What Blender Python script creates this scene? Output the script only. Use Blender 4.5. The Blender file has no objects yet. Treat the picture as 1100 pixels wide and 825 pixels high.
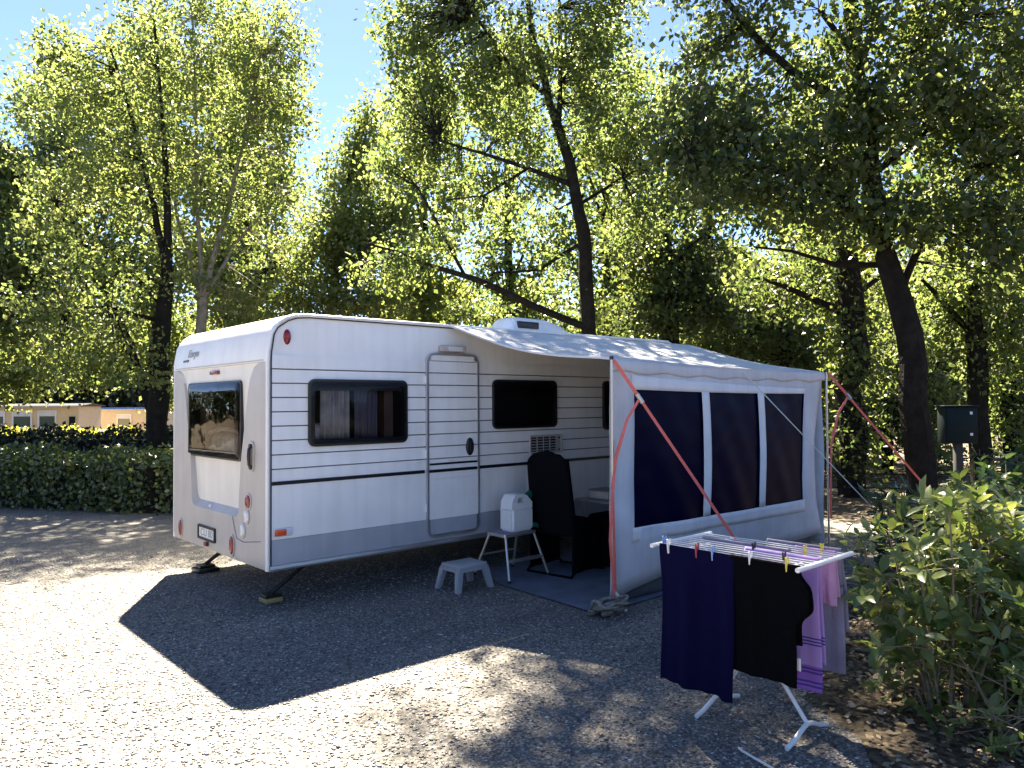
import bpy, bmesh, math, random
import numpy as np
from mathutils import Vector, Matrix
random.seed(7); RNG = np.random.default_rng(11)
sc = bpy.context.scene
C = sc.collection
PI = math.pi
def rad(a): return math.radians(a)

# ---------------------------------------------------------------- materials
def mat(name, base=(.5, .5, .5), rough=.5, metal=0., spec=.5, var=0., vscale=6., bump=0., bscale=40., coat=0., dirt=None):
    m = bpy.data.materials.new(name); m.use_nodes = True
    nt = m.node_tree; b = nt.nodes['Principled BSDF']
    b.inputs['Base Color'].default_value = (*base, 1); b.inputs['Roughness'].default_value = rough
    b.inputs['Metallic'].default_value = metal; b.inputs['Specular IOR Level'].default_value = spec
    b.inputs['Coat Weight'].default_value = coat
    tc = nt.nodes.new('ShaderNodeTexCoord')
    if var:
        n = nt.nodes.new('ShaderNodeTexNoise'); n.inputs['Scale'].default_value = vscale; n.inputs['Detail'].default_value = 6
        nt.links.new(tc.outputs['Object'], n.inputs['Vector'])
        r = nt.nodes.new('ShaderNodeValToRGB')
        lo = tuple(c * (1 - var) for c in base) if dirt is None else dirt
        hi = tuple(min(1, c * (1 + var * .6)) for c in base) if dirt is None else base
        r.color_ramp.elements[0].position = .3; r.color_ramp.elements[1].position = .7 if dirt is None else .55
        r.color_ramp.elements[0].color = (*lo, 1); r.color_ramp.elements[1].color = (*hi, 1)
        nt.links.new(n.outputs['Fac'], r.inputs['Fac']); nt.links.new(r.outputs['Color'], b.inputs['Base Color'])
    if bump:
        n2 = nt.nodes.new('ShaderNodeTexNoise'); n2.inputs['Scale'].default_value = bscale; n2.inputs['Detail'].default_value = 5
        nt.links.new(tc.outputs['Object'], n2.inputs['Vector'])
        bp = nt.nodes.new('ShaderNodeBump'); bp.inputs['Strength'].default_value = bump; bp.inputs['Distance'].default_value = .02
        nt.links.new(n2.outputs['Fac'], bp.inputs['Height']); nt.links.new(bp.outputs['Normal'], b.inputs['Normal'])
    return m

def grime(m, amt=.16):
    # rain streaks and dull patches on top of the paint
    nt = m.node_tree; b = nt.nodes['Principled BSDF']; L = nt.links.new; src = b.inputs['Base Color'].links[0].from_socket
    tc = nt.nodes.new('ShaderNodeTexCoord'); mp = nt.nodes.new('ShaderNodeMapping'); mp.inputs['Scale'].default_value = (7, 7, .5)
    n = nt.nodes.new('ShaderNodeTexNoise'); n.inputs['Scale'].default_value = 1.6; n.inputs['Detail'].default_value = 6
    r = nt.nodes.new('ShaderNodeValToRGB'); r.color_ramp.elements[0].position = .34; r.color_ramp.elements[1].position = .56
    r.color_ramp.elements[0].color = (1 - amt, 1 - amt * 1.1, 1 - amt * 1.3, 1); r.color_ramp.elements[1].color = (1, 1, 1, 1)
    mx = nt.nodes.new('ShaderNodeMix'); mx.data_type = 'RGBA'; mx.blend_type = 'MULTIPLY'; mx.inputs['Factor'].default_value = 1
    L(tc.outputs['Object'], mp.inputs['Vector']); L(mp.outputs['Vector'], n.inputs['Vector']); L(n.outputs['Fac'], r.inputs['Fac'])
    L(src, mx.inputs['A']); L(r.outputs['Color'], mx.inputs['B']); L(mx.outputs['Result'], b.inputs['Base Color'])
    n2 = nt.nodes.new('ShaderNodeTexNoise'); n2.inputs['Scale'].default_value = 3.; n2.inputs['Detail'].default_value = 2; bp = nt.nodes.new('ShaderNodeBump')
    bp.inputs['Strength'].default_value = .12; bp.inputs['Distance'].default_value = .03; L(tc.outputs['Object'], n2.inputs['Vector']); L(n2.outputs['Fac'], bp.inputs['Height']); L(bp.outputs['Normal'], b.inputs['Normal'])

def leaf_mat(name, c0, c1, t0, t1, trans=.5, rough=.45, spec=.35):
    m = bpy.data.materials.new(name); m.use_nodes = True
    nt = m.node_tree; b = nt.nodes['Principled BSDF']; out = nt.nodes['Material Output']
    a = nt.nodes.new('ShaderNodeAttribute'); a.attribute_name = 'tint'
    def ramp(x, y):
        r = nt.nodes.new('ShaderNodeValToRGB'); r.color_ramp.elements[0].color = (*x, 1); r.color_ramp.elements[1].color = (*y, 1)
        nt.links.new(a.outputs['Fac'], r.inputs['Fac']); return r
    r1, r2 = ramp(c0, c1), ramp(t0, t1)
    nt.links.new(r1.outputs['Color'], b.inputs['Base Color']); b.inputs['Roughness'].default_value = rough
    b.inputs['Specular IOR Level'].default_value = spec
    t = nt.nodes.new('ShaderNodeBsdfTranslucent'); nt.links.new(r2.outputs['Color'], t.inputs['Color'])
    mx = nt.nodes.new('ShaderNodeMixShader'); mx.inputs[0].default_value = trans
    nt.links.new(b.outputs[0], mx.inputs[1]); nt.links.new(t.outputs[0], mx.inputs[2]); nt.links.new(mx.outputs[0], out.inputs['Surface'])
    return m

def glass_mat(name, tint, rough=.03, refl=1.45, wob=0.):
    m = bpy.data.materials.new(name); m.use_nodes = True
    nt = m.node_tree; out = nt.nodes['Material Output']; nt.nodes.remove(nt.nodes['Principled BSDF'])
    tr = nt.nodes.new('ShaderNodeBsdfTransparent'); tr.inputs['Color'].default_value = (*tint, 1)
    gl = nt.nodes.new('ShaderNodeBsdfGlossy'); gl.inputs['Roughness'].default_value = rough
    fr = nt.nodes.new('ShaderNodeFresnel'); fr.inputs['IOR'].default_value = refl
    mx = nt.nodes.new('ShaderNodeMixShader')
    nt.links.new(fr.outputs[0], mx.inputs[0]); nt.links.new(tr.outputs[0], mx.inputs[1]); nt.links.new(gl.outputs[0], mx.inputs[2])
    nt.links.new(mx.outputs[0], out.inputs['Surface'])
    if wob:
        tc = nt.nodes.new('ShaderNodeTexCoord'); n = nt.nodes.new('ShaderNodeTexNoise'); n.inputs['Scale'].default_value = 2.5
        bp = nt.nodes.new('ShaderNodeBump'); bp.inputs['Strength'].default_value = wob; bp.inputs['Distance'].default_value = .05
        nt.links.new(tc.outputs['Object'], n.inputs['Vector']); nt.links.new(n.outputs['Fac'], bp.inputs['Height'])
        nt.links.new(bp.outputs['Normal'], gl.inputs['Normal']); nt.links.new(bp.outputs['Normal'], fr.inputs['Normal'])
    return m

def stone_ground(name, cols, scale, bump, patch=None, rough=.9):
    m = bpy.data.materials.new(name); m.use_nodes = True
    nt = m.node_tree; b = nt.nodes['Principled BSDF']; L = nt.links.new
    b.inputs['Roughness'].default_value = rough; b.inputs['Specular IOR Level'].default_value = .3
    tc = nt.nodes.new('ShaderNodeTexCoord')
    v = nt.nodes.new('ShaderNodeTexVoronoi'); v.inputs['Scale'].default_value = scale
    wn = nt.nodes.new('ShaderNodeTexNoise'); wn.inputs['Scale'].default_value = scale * .6; wn.inputs['Detail'].default_value = 2
    mixv = nt.nodes.new('ShaderNodeMix'); mixv.data_type = 'VECTOR'; mixv.inputs['Factor'].default_value = .012
    L(tc.outputs['Object'], wn.inputs['Vector']); L(tc.outputs['Object'], mixv.inputs['A']); L(wn.outputs['Color'], mixv.inputs['B'])
    L(mixv.outputs['Result'], v.inputs['Vector'])
    sep = nt.nodes.new('ShaderNodeSeparateColor'); L(v.outputs['Color'], sep.inputs[0])
    r = nt.nodes.new('ShaderNodeValToRGB'); r.color_ramp.elements[0].color = (*cols[0], 1); r.color_ramp.elements[1].color = (*cols[-1], 1)
    for i, c in enumerate(cols[1:-1]):
        e = r.color_ramp.elements.new((i + 1) / (len(cols) - 1)); e.color = (*c, 1)
    L(sep.outputs[0], r.inputs['Fac'])
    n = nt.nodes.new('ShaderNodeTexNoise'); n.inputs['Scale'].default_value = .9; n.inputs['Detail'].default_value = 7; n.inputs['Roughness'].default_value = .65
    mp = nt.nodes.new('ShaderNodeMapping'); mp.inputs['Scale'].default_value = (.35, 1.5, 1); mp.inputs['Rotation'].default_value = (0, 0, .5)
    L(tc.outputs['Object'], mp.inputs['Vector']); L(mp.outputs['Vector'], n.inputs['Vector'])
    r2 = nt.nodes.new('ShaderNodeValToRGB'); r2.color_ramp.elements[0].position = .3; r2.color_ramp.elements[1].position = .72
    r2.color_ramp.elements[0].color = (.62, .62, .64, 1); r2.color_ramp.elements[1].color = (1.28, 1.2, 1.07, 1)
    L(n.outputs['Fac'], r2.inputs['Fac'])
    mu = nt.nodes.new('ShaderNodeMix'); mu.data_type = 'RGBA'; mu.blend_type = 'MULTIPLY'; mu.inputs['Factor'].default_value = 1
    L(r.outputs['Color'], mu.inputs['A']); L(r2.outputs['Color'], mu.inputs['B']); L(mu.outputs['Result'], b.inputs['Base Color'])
    n3 = nt.nodes.new('ShaderNodeTexNoise'); n3.inputs['Scale'].default_value = 9; n3.inputs['Detail'].default_value = 5
    L(tc.outputs['Object'], n3.inputs['Vector'])
    ad = nt.nodes.new('ShaderNodeMath'); ad.operation = 'MULTIPLY_ADD'; ad.inputs[1].default_value = -1.0
    L(v.outputs['Distance'], ad.inputs[0]); L(n3.outputs['Fac'], ad.inputs[2])
    bp = nt.nodes.new('ShaderNodeBump'); bp.inputs['Strength'].default_value = bump; bp.inputs['Distance'].default_value = .012
    L(ad.outputs[0], bp.inputs['Height']); L(bp.outputs['Normal'], b.inputs['Normal'])
    return m

M = dict(
    white=mat('caravan_white', (.87, .87, .865), .34, var=.07, vscale=2.2),
    cream=mat('rear_cream', (.80, .765, .70), .35, var=.05, vscale=3),
    beige=mat('pillar_beige', (.50, .465, .43), .42, var=.06, vscale=4),
    silver=mat('skirt_silver', (.40, .42, .47), .38, var=.08, vscale=5),
    alu=mat('aluminium', (.62, .62, .64), .3, metal=.85),
    black=mat('black_plastic', (.012, .012, .014), .35),
    rubber=mat('rubber', (.02, .02, .02), .8),
    stripe=mat('stripe_black', (.008, .008, .012), .3),
    inside=mat('dark_interior', (.03, .025, .022), .8),
    wood=mat('interior_wood', (.12, .07, .045), .5, var=.4, vscale=4),
    curtain=mat('curtain', (.60, .58, .57), .9, var=.3, vscale=9),
    pale=mat('pale_cushion', (.55, .5, .46), .8, var=.2),
    red=mat('lens_red', (.22, .008, .016), .22, coat=.2), groove=mat('groove_dark', (.10, .10, .105), .8),  # groove bottoms are a darker grey than the panels
    orange=mat('lens_orange', (.7, .10, .02), .15, coat=.5),
    lens=mat('lens_clear', (.72, .72, .74), .12, coat=.5),
    yellow=mat('yellow_plastic', (.34, .25, .09), .5),
    plate=mat('plate_white', (.78, .78, .74), .4),
    greytext=mat('logo_grey', (.33, .33, .33), .4),
    canvas=mat('canvas_grey', (.60, .60, .63), .85, var=.12, vscale=3, bump=.45, bscale=7),
    canvasw=mat('canvas_white', (.74, .74, .76), .8, var=.06, vscale=4, bump=.15, bscale=12),
    roofcloth=mat('canvas_roof', (.60, .61, .64), .7, var=.14, vscale=2.5, bump=.35, bscale=6),
    flap=mat('mud_flap', (.10, .11, .13), .6, var=.2, bump=.2, bscale=10),
    foil=mat('tinted_foil', (.002, .002, .019), .35, spec=.03),
    sheet=mat('ground_sheet', (.12, .145, .20), .8, var=.25, vscale=5, bump=.3, bscale=60),
    strap=mat('strap_red', (.72, .16, .135), .7, var=.12, vscale=30),
    cord=mat('white_cord', (.7, .68, .62), .8),
    rope=mat('pale_rope', (.24, .22, .18), .9, var=.4, vscale=25, bump=.6, bscale=90),
    steel=mat('steel', (.55, .53, .50), .35, metal=.8),
    whitemetal=mat('white_metal', (.78, .78, .78), .3),
    stool=mat('grey_plastic', (.33, .345, .37), .45, var=.1),
    jug=mat('jug_white', (.74, .76, .76), .35, var=.06),
    green=mat('cap_green', (.008, .085, .055), .4),
    chair=mat('black_fabric', (.003, .003, .005), .8, spec=.08),
    navy=mat('navy_cloth', (.004, .004, .028), .9, spec=.05, bump=.3, bscale=60),
    tee=mat('black_cloth', (.0025, .0025, .0035), .9, spec=.05, bump=.3, bscale=60),
    pink=mat('pink_cloth', (.50, .30, .46), .9, var=.2, bump=.3, bscale=60),
    tablegrey=mat('table_grey', (.22, .22, .235), .5), greyc=mat('grey_cloth', (.20, .19, .26), .9, var=.15, bump=.3, bscale=60),
    bark=mat('bark_dark', (.016, .014, .012), .9, spec=.15, var=.5, vscale=7, bump=.9, bscale=22),
    barkp=mat('bark_pale', (.23, .20, .16), .85, var=.4, vscale=6, bump=.7, bscale=22),
    stem=mat('shrub_stem', (.22, .18, .12), .85, var=.4, vscale=20),
    boxgreen=mat('cabinet_green', (.004, .012, .013), .6, spec=.15, var=.2),
    post=mat('post_dark', (.03, .028, .025), .8),
    chaletwall=mat('chalet_ochre', (.72, .57, .36), .8, var=.08),
    chaletpale=mat('chalet_beige', (.68, .58, .42), .8, var=.08),
    roofgrey=mat('roof_grey', (.10, .10, .11), .9, spec=0., var=.3), roofblue=mat('roof_blue', (.010, .018, .05), .9, spec=0., var=.3),
    winframe=mat('window_white', (.75, .75, .72), .4), winglass=mat('window_green', (.05, .08, .07), .15),
    p_white=mat('peg_white', (.75, .75, .75), .4), p_red=mat('peg_red', (.35, .03, .05), .4), p_blue=mat('peg_blue', (.22, .36, .65), .4),
    p_black=mat('peg_black', (.01, .01, .015), .4), p_yellow=mat('peg_yellow', (.75, .62, .10), .4),
)
for k_, a_ in (('white', .05), ('cream', .05), ('beige', .06), ('silver', .08), ('canvas', .07), ('canvasw', .06), ('roofcloth', .08)): grime(M[k_], a_)
M['glass'] = glass_mat('tinted_glass', (.62, .62, .64), refl=1.22, wob=.05)
M['glassd'] = glass_mat('rear_glass', (.46, .44, .42), refl=1.33, wob=.14)
M['gravel'] = stone_ground('gravel', [(.062, .062, .067), (.098, .097, .101), (.135, .133, .128), (.175, .171, .163), (.31, .30, .28)], 84, .26)
M['stones'] = leaf_mat('gravel_stone', (.06, .061, .066), (.50, .48, .44), (.1, .1, .1), (.1, .1, .1), 0., .55, .5)
M['soil'] = stone_ground('forest_soil', [(.03, .024, .018), (.06, .048, .034), (.10, .08, .055), (.17, .135, .09)], 30, .8)
M['litter'] = leaf_mat('dry_leaf', (.055, .04, .028), (.44, .36, .25), (.12, .07, .03), (.3, .2, .1), .15, .8, .2)
# foliage kinds: reflective greens stay dark, the light that passes through is yellower
M['lf_pale'] = leaf_mat('leaf_pale', (.055, .092, .03), (.14, .155, .065), (.16, .25, .055), (.38, .41, .12), .48)
M['lf_mid'] = leaf_mat('leaf_mid', (.035, .064, .022), (.105, .125, .05), (.12, .20, .045), (.34, .39, .11), .48)
M['lf_dark'] = leaf_mat('leaf_dark', (.016, .032, .012), (.075, .095, .036), (.06, .12, .025), (.34, .39, .10), .42)
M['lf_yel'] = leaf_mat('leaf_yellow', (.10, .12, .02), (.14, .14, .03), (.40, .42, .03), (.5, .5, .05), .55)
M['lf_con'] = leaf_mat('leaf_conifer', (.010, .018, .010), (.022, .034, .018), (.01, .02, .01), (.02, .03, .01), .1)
M['lf_wood'] = leaf_mat('leaf_far_wood', (.018, .03, .014), (.04, .055, .02), (.03, .05, .012), (.06, .08, .02), .25)
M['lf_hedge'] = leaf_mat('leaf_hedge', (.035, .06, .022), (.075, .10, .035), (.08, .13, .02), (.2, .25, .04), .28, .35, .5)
M['lf_shrub'] = leaf_mat('leaf_shrub', (.06, .11, .03), (.21, .245, .09), (.15, .24, .035), (.42, .44, .11), .38, .32, .5)
M['lf_shrubd'] = leaf_mat('leaf_shrub_dark', (.026, .065, .028), (.075, .11, .045), (.06, .13, .03), (.2, .26, .05), .3, .32, .5)

# ---------------------------------------------------------------- object helpers
def tag(o, label=None, cat=None, group=None, kind=None):
    if label: o['label'] = label
    if cat: o['category'] = cat
    if group: o['group'] = group
    if kind: o['kind'] = kind
    return o
def empty(name, loc, label, cat, group=None):
    o = bpy.data.objects.new(name, None); C.objects.link(o); o.location = loc; o.empty_display_size = .2
    return tag(o, label, cat, group)
def link(o, parent):
    C.objects.link(o)
    if parent is not None:
        o.parent = parent
        if parent.type == 'EMPTY': o.matrix_parent_inverse = Matrix.LocRotScale(parent.location, parent.rotation_euler, None).inverted()
    return o
def obj(name, bm, m, parent=None, smooth=True, angle=35):
    me = bpy.data.meshes.new(name)
    bmesh.ops.recalc_face_normals(bm, faces=bm.faces)
    bm.to_mesh(me); bm.free()
    for k in (m if isinstance(m, (list, tuple)) else [m]): me.materials.append(k)
    if smooth:
        me.polygons.foreach_set('use_smooth', [True] * len(me.polygons)); me.set_sharp_from_angle(angle=rad(angle))
    return link(bpy.data.objects.new(name, me), parent)
def BM(): return bmesh.new()
def box(bm, x0, x1, y0, y1, z0, z1, bev=0., seg=2):
    vs = [bm.verts.new((x, y, z)) for x in (x0, x1) for y in (y0, y1) for z in (z0, z1)]
    fs = [bm.faces.new([vs[i] for i in f]) for f in ((0, 1, 3, 2), (4, 6, 7, 5), (0, 4, 5, 1), (2, 3, 7, 6), (0, 2, 6, 4), (1, 5, 7, 3))]
    if bev:
        es = list({e for f in fs for e in f.edges})
        bmesh.ops.bevel(bm, geom=es, offset=bev, segments=seg, profile=.5, affect='EDGES')
    return bm
def frames(pts):
    pts = [Vector(p) for p in pts]; out = []
    up = Vector((0, 0, 1))
    for i, p in enumerate(pts):
        t = (pts[min(i + 1, len(pts) - 1)] - pts[max(i - 1, 0)]).normalized()
        if i == 0:
            a = t.cross(up if abs(t.z) < .9 else Vector((1, 0, 0))).normalized()
        else:
            a = (a - t * a.dot(t)).normalized()
        out.append((p, a, t.cross(a).normalized()))
    return out
def tube(bm, pts, r, n=8, closed=False, sx=1., sy=1.):
    fr = frames(pts); rs = r if isinstance(r, (list, tuple)) else [r] * len(pts)
    rings = [[bm.verts.new(p + a * (math.cos(2 * PI * k / n) * q * sx) + b * (math.sin(2 * PI * k / n) * q * sy)) for k in range(n)] for (p, a, b), q in zip(fr, rs)]
    m = len(rings)
    for i in range(m if closed else m - 1):
        A, B = rings[i], rings[(i + 1) % m]
        for k in range(n): bm.faces.new((A[k], A[(k + 1) % n], B[(k + 1) % n], B[k]))
    if not closed:
        bm.faces.new(rings[0][::-1]); bm.faces.new(rings[-1])
    return bm
def ribbon(bm, pts, w, th=.003, side=None):
    pts = [Vector(p) for p in pts]; prev = None
    for i, p in enumerate(pts):
        t = (pts[min(i + 1, len(pts) - 1)] - pts[max(i - 1, 0)]).normalized()
        s = (side - t * side.dot(t)).normalized(); n = t.cross(s)
        q = [bm.verts.new(p + s * (w / 2 * a) + n * (th / 2 * b)) for a, b in ((-1, -1), (1, -1), (1, 1), (-1, 1))]
        if prev:
            for k in range(4): bm.faces.new((prev[k], prev[(k + 1) % 4], q[(k + 1) % 4], q[k]))
        else: bm.faces.new(q)
        prev = q
    bm.faces.new(prev[::-1]); return bm
AX = {'x': lambda u, v, w: (w, u, v), 'y': lambda u, v, w: (u, w, v), 'z': lambda u, v, w: (u, v, w)}
def prism(bm, poly, ax, a0, a1):
    f = AX[ax]
    A = [bm.verts.new(f(u, v, a0)) for u, v in poly]; B = [bm.verts.new(f(u, v, a1)) for u, v in poly]
    n = len(poly)
    for k in range(n): bm.faces.new((A[k], A[(k + 1) % n], B[(k + 1) % n], B[k]))
    bm.faces.new(A[::-1]); bm.faces.new(B); return bm
def ring(bm, outer, inner, ax, a0, a1):
    f = AX[ax]; n = len(outer)
    V = [[bm.verts.new(f(u, v, a)) for u, v in P] for P in (outer, inner) for a in (a0, a1)]
    o0, o1, i0, i1 = V
    for k in range(n):
        j = (k + 1) % n
        for q in ((o0[k], o0[j], o1[j], o1[k]), (i0[k], i1[k], i1[j], i0[j]), (o0[k], i0[k], i0[j], o0[j]), (o1[k], o1[j], i1[j], i1[k])): bm.faces.new(q)
    return bm
def rrect(x0, x1, z0, z1, r, n=5):
    P = []
    for cx, cz, a0 in ((x1 - r, z1 - r, 0), (x0 + r, z1 - r, 90), (x0 + r, z0 + r, 180), (x1 - r, z0 + r, 270)):
        for k in range(n + 1):
            a = rad(a0 + 90 * k / n); P.append((cx + r * math.cos(a), cz + r * math.sin(a)))
    return P
def oval(cx, cz, rx, rz, n=20): return [(cx + rx * math.cos(2 * PI * k / n), cz + rz * math.sin(2 * PI * k / n)) for k in range(n)]
def dome(bm, cx, cz, rx, rz, ax, a0, a1, n=20):
    """lens: oval rim with a rounded front towards a1"""
    f = AX[ax]; prev = None
    for s, t in ((1., 0.), (.97, .45), (.8, .8), (.5, .95), (.2, 1.)):
        R = [bm.verts.new(f(cx + (u - cx) * s, cz + (v - cz) * s, a0 + (a1 - a0) * t)) for u, v in oval(cx, cz, rx, rz, n)]
        if prev:
            for k in range(n): bm.faces.new((prev[k], prev[(k + 1) % n], R[(k + 1) % n], R[k]))
        else: bm.faces.new(R[::-1])
        prev = R
    bm.faces.new(prev); return bm
def surf(bm, fn, nu, nv):
    V = [[bm.verts.new(fn(i / nu, j / nv)) for j in range(nv + 1)] for i in range(nu + 1)]
    for i in range(nu):
        for j in range(nv): bm.faces.new((V[i][j], V[i + 1][j], V[i + 1][j + 1], V[i][j + 1]))
    return bm
def thick(o, t):
    md = o.modifiers.new('thickness', 'SOLIDIFY'); md.thickness = t; md.offset = 0; return o
def boolean(o, cutters):
    for c in cutters:
        md = o.modifiers.new('cut', 'BOOLEAN'); md.operation = 'DIFFERENCE'; md.object = c; md.solver = 'EXACT'
    dg = bpy.context.evaluated_depsgraph_get(); dg.update()
    me = bpy.data.meshes.new_from_object(o.evaluated_get(dg)); o.modifiers.clear(); old = o.data; o.data = me; bpy.data.meshes.remove(old)
def text(name, body, size, m, parent, loc, rot, ext=.001, shear=0., sx=1.):
    cu = bpy.data.curves.new(name, 'FONT'); cu.body = body; cu.size = size; cu.extrude = ext; cu.align_x = 'CENTER'; cu.align_y = 'CENTER'; cu.shear = shear
    t = bpy.data.objects.new('tmp', cu); C.objects.link(t)
    dg = bpy.context.evaluated_depsgraph_get(); dg.update()
    me = bpy.data.meshes.new_from_object(t.evaluated_get(dg)); bpy.data.objects.remove(t)
    me.transform(Matrix.Translation(loc) @ rot.to_4x4() @ Matrix.Diagonal((sx, 1, 1, 1))); me.materials.clear(); me.materials.append(m)
    return link(bpy.data.objects.new(name, me), parent)
def np_mesh(name, verts, faces, m, parent=None, tint=None, smooth=False):
    me = bpy.data.meshes.new(name); k = faces.shape[1]; nf = len(faces)
    me.vertices.add(len(verts)); me.vertices.foreach_set('co', verts.astype(np.float32).ravel())
    me.loops.add(nf * k); me.loops.foreach_set('vertex_index', faces.astype(np.int32).ravel())
    me.polygons.add(nf); me.polygons.foreach_set('loop_start', np.arange(0, nf * k, k, dtype=np.int32))
    me.update(calc_edges=True)
    if smooth: me.polygons.foreach_set('use_smooth', np.ones(nf, bool))
    if tint is not None:
        a = me.attributes.new('tint', 'FLOAT', 'POINT'); a.data.foreach_set('value', tint.astype(np.float32))
    me.materials.append(m)
    return link(bpy.data.objects.new(name, me), parent)
def unit(a): return a / (np.linalg.norm(a, axis=-1, keepdims=True) + 1e-9)
QUAD = (np.array([(0, 0, 0), (.45, -.36, .06), (1, 0, -.03), (.5, .36, .06)]), np.array([(0, 1, 2, 3)]))
LONG = (np.array([(0, 0, 0), (.33, -.19, .05), (.33, 0, 0), (.33, .19, .05), (.68, -.18, .03), (.68, 0, -.03), (.68, .18, .03), (1, 0, -.12)]),
        np.array([(0, 1, 2), (0, 2, 3), (1, 4, 5), (1, 5, 2), (2, 5, 6), (2, 6, 3), (4, 7, 5), (5, 7, 6)]))
def leaves(tpl, pos, d, nrm, size):
    """instances of a leaf template as one vertex / face array"""
    T, F = tpl; x = unit(d); y = unit(np.cross(nrm, x)); z = np.cross(x, y)
    V = pos[:, None, :] + size[:, None, None] * (T[None, :, 0, None] * x[:, None] + T[None, :, 1, None] * y[:, None] + T[None, :, 2, None] * z[:, None])
    F2 = F[None] + (np.arange(len(pos)) * len(T))[:, None, None]
    return V.reshape(-1, 3), F2.reshape(-1, F.shape[1])
def ground_z(x, y):
    d = (x + 2.68) * .669 + (y + 6.08) * .743
    t = np.clip((d - 20) / 16, 0, 1); return -.8 * t * t * (3 - 2 * t)

# ---------------------------------------------------------------- camera, sun, sky
cam = bpy.data.cameras.new('camera'); co = bpy.data.objects.new('camera', cam); C.objects.link(co); sc.camera = co
yaw, pitch, roll = 0.73281, 0.02495, -0.00681
f = Vector((math.sin(yaw) * math.cos(pitch), math.cos(yaw) * math.cos(pitch), math.sin(pitch)))
r = Vector((math.cos(yaw), -math.sin(yaw), 0)); u = r.cross(f)
r2 = r * math.cos(roll) + u * math.sin(roll); u2 = u * math.cos(roll) - r * math.sin(roll)
mw = Matrix((r2, u2, -f)).transposed().to_4x4(); mw.translation = Vector((-2.68124, -6.07604, 1.74666)); co.matrix_world = mw
cam.sensor_width = 36; cam.lens = 36 * 806.35398 / 1100; cam.clip_end = 600; cam.clip_start = .05
EL = rad(49.6); SH = Vector((.505, .863))
S = Vector((SH.x * math.cos(EL), SH.y * math.cos(EL), math.sin(EL))).normalized()
sl = bpy.data.lights.new('sun', 'SUN'); so = bpy.data.objects.new('sun', sl); C.objects.link(so)
sl.energy = 5.0; sl.angle = rad(.55); sl.color = (1., .875, .675); so.rotation_euler = S.to_track_quat('Z', 'Y').to_euler(); so.location = (10, 20, 30)
w = bpy.data.worlds.new('World'); sc.world = w; w.use_nodes = True
sky = w.node_tree.nodes.new('ShaderNodeTexSky'); sky.sky_type = 'NISHITA'; sky.sun_disc = False
sky.sun_elevation = EL; sky.sun_rotation = math.atan2(SH.x, SH.y); sky.air_density = .37; sky.dust_density = .05; sky.ozone_density = 1.0
bg = w.node_tree.nodes['Background']; bg.inputs['Strength'].default_value = .05
w.node_tree.links.new(sky.outputs[0], bg.inputs['Color'])
sc.view_settings.view_transform = 'Standard'; sc.view_settings.look = 'None'; sc.view_settings.gamma = 1
sc.view_settings.exposure = 3.3
sc.render.engine = 'CYCLES'
sc.cycles.max_bounces = 7; sc.cycles.diffuse_bounces = 4; sc.cycles.glossy_bounces = 3; sc.cycles.transmission_bounces = 4; sc.cycles.transparent_max_bounces = 8
sc.cycles.use_denoising = True; sc.cycles.caustics_reflective = False; sc.cycles.caustics_refractive = False
sc.cycles.sample_clamp_indirect = 6

# ---------------------------------------------------------------- ground
def ground_sheet_mesh():
    nx = ny = 120; xs = np.linspace(-1, 1, nx + 1); xs = np.sign(xs) * np.abs(xs) ** 2.2 * 220
    X, Y = np.meshgrid(xs, xs, indexing='ij'); Z = ground_z(X, Y) - .004
    V = np.stack([X, Y, Z], -1).reshape(-1, 3); i, j = np.meshgrid(np.arange(nx), np.arange(ny), indexing='ij'); a = i * (ny + 1) + j
    F = np.stack([a, a + ny + 1, a + ny + 2, a + 1], -1).reshape(-1, 4)
    return np_mesh('ground', V, F, M['soil'], smooth=True)
tag(ground_sheet_mesh(), 'dark soil and leaf litter ground under the trees', 'ground', kind='structure')
GP = [(-34, -14), (.7, -14), (.9, -4.6), (1.5, -4.05), (2.2, -3.5), (3.5, -3.0), (6.5, -2.75), (8.2, -1.5), (8.6, 1), (7.5, 3), (4, 5.2), (2.3, 6.5), (1.0, 8.1), (-.8, 10.9), (-3.2, 14.6), (-8, 20), (-34, 22)]
def jag(P, step=.35, amp=.075):
    out = []
    for k in range(len(P)):
        a, b = np.array(P[k]), np.array(P[(k + 1) % len(P)]); n = max(1, int(np.linalg.norm(b - a) / step))
        for i in range(n): out.append(tuple(a + (b - a) * i / n + RNG.normal(0, amp, 2) * (min(n, 40) > 1)))
    return out
def inside(P, x, y):
    c = np.zeros(x.shape, bool); P = np.array(P)
    for k in range(len(P)):
        (x0, y0), (x1, y1) = P[k], P[(k + 1) % len(P)]
        c ^= ((y0 > y) != (y1 > y)) & (x < (x1 - x0) * (y - y0) / (y1 - y0 + 1e-12) + x0)
    return c
GJ = jag(GP)
bm = BM(); fc = bm.faces.new([bm.verts.new((x, y, 0)) for x, y in GJ]); bmesh.ops.triangulate(bm, faces=[fc])
tag(obj('gravel_pitch', bm, M['gravel'], smooth=False), 'grey gravel pitch the caravan stands on', 'gravel', kind='structure')
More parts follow.
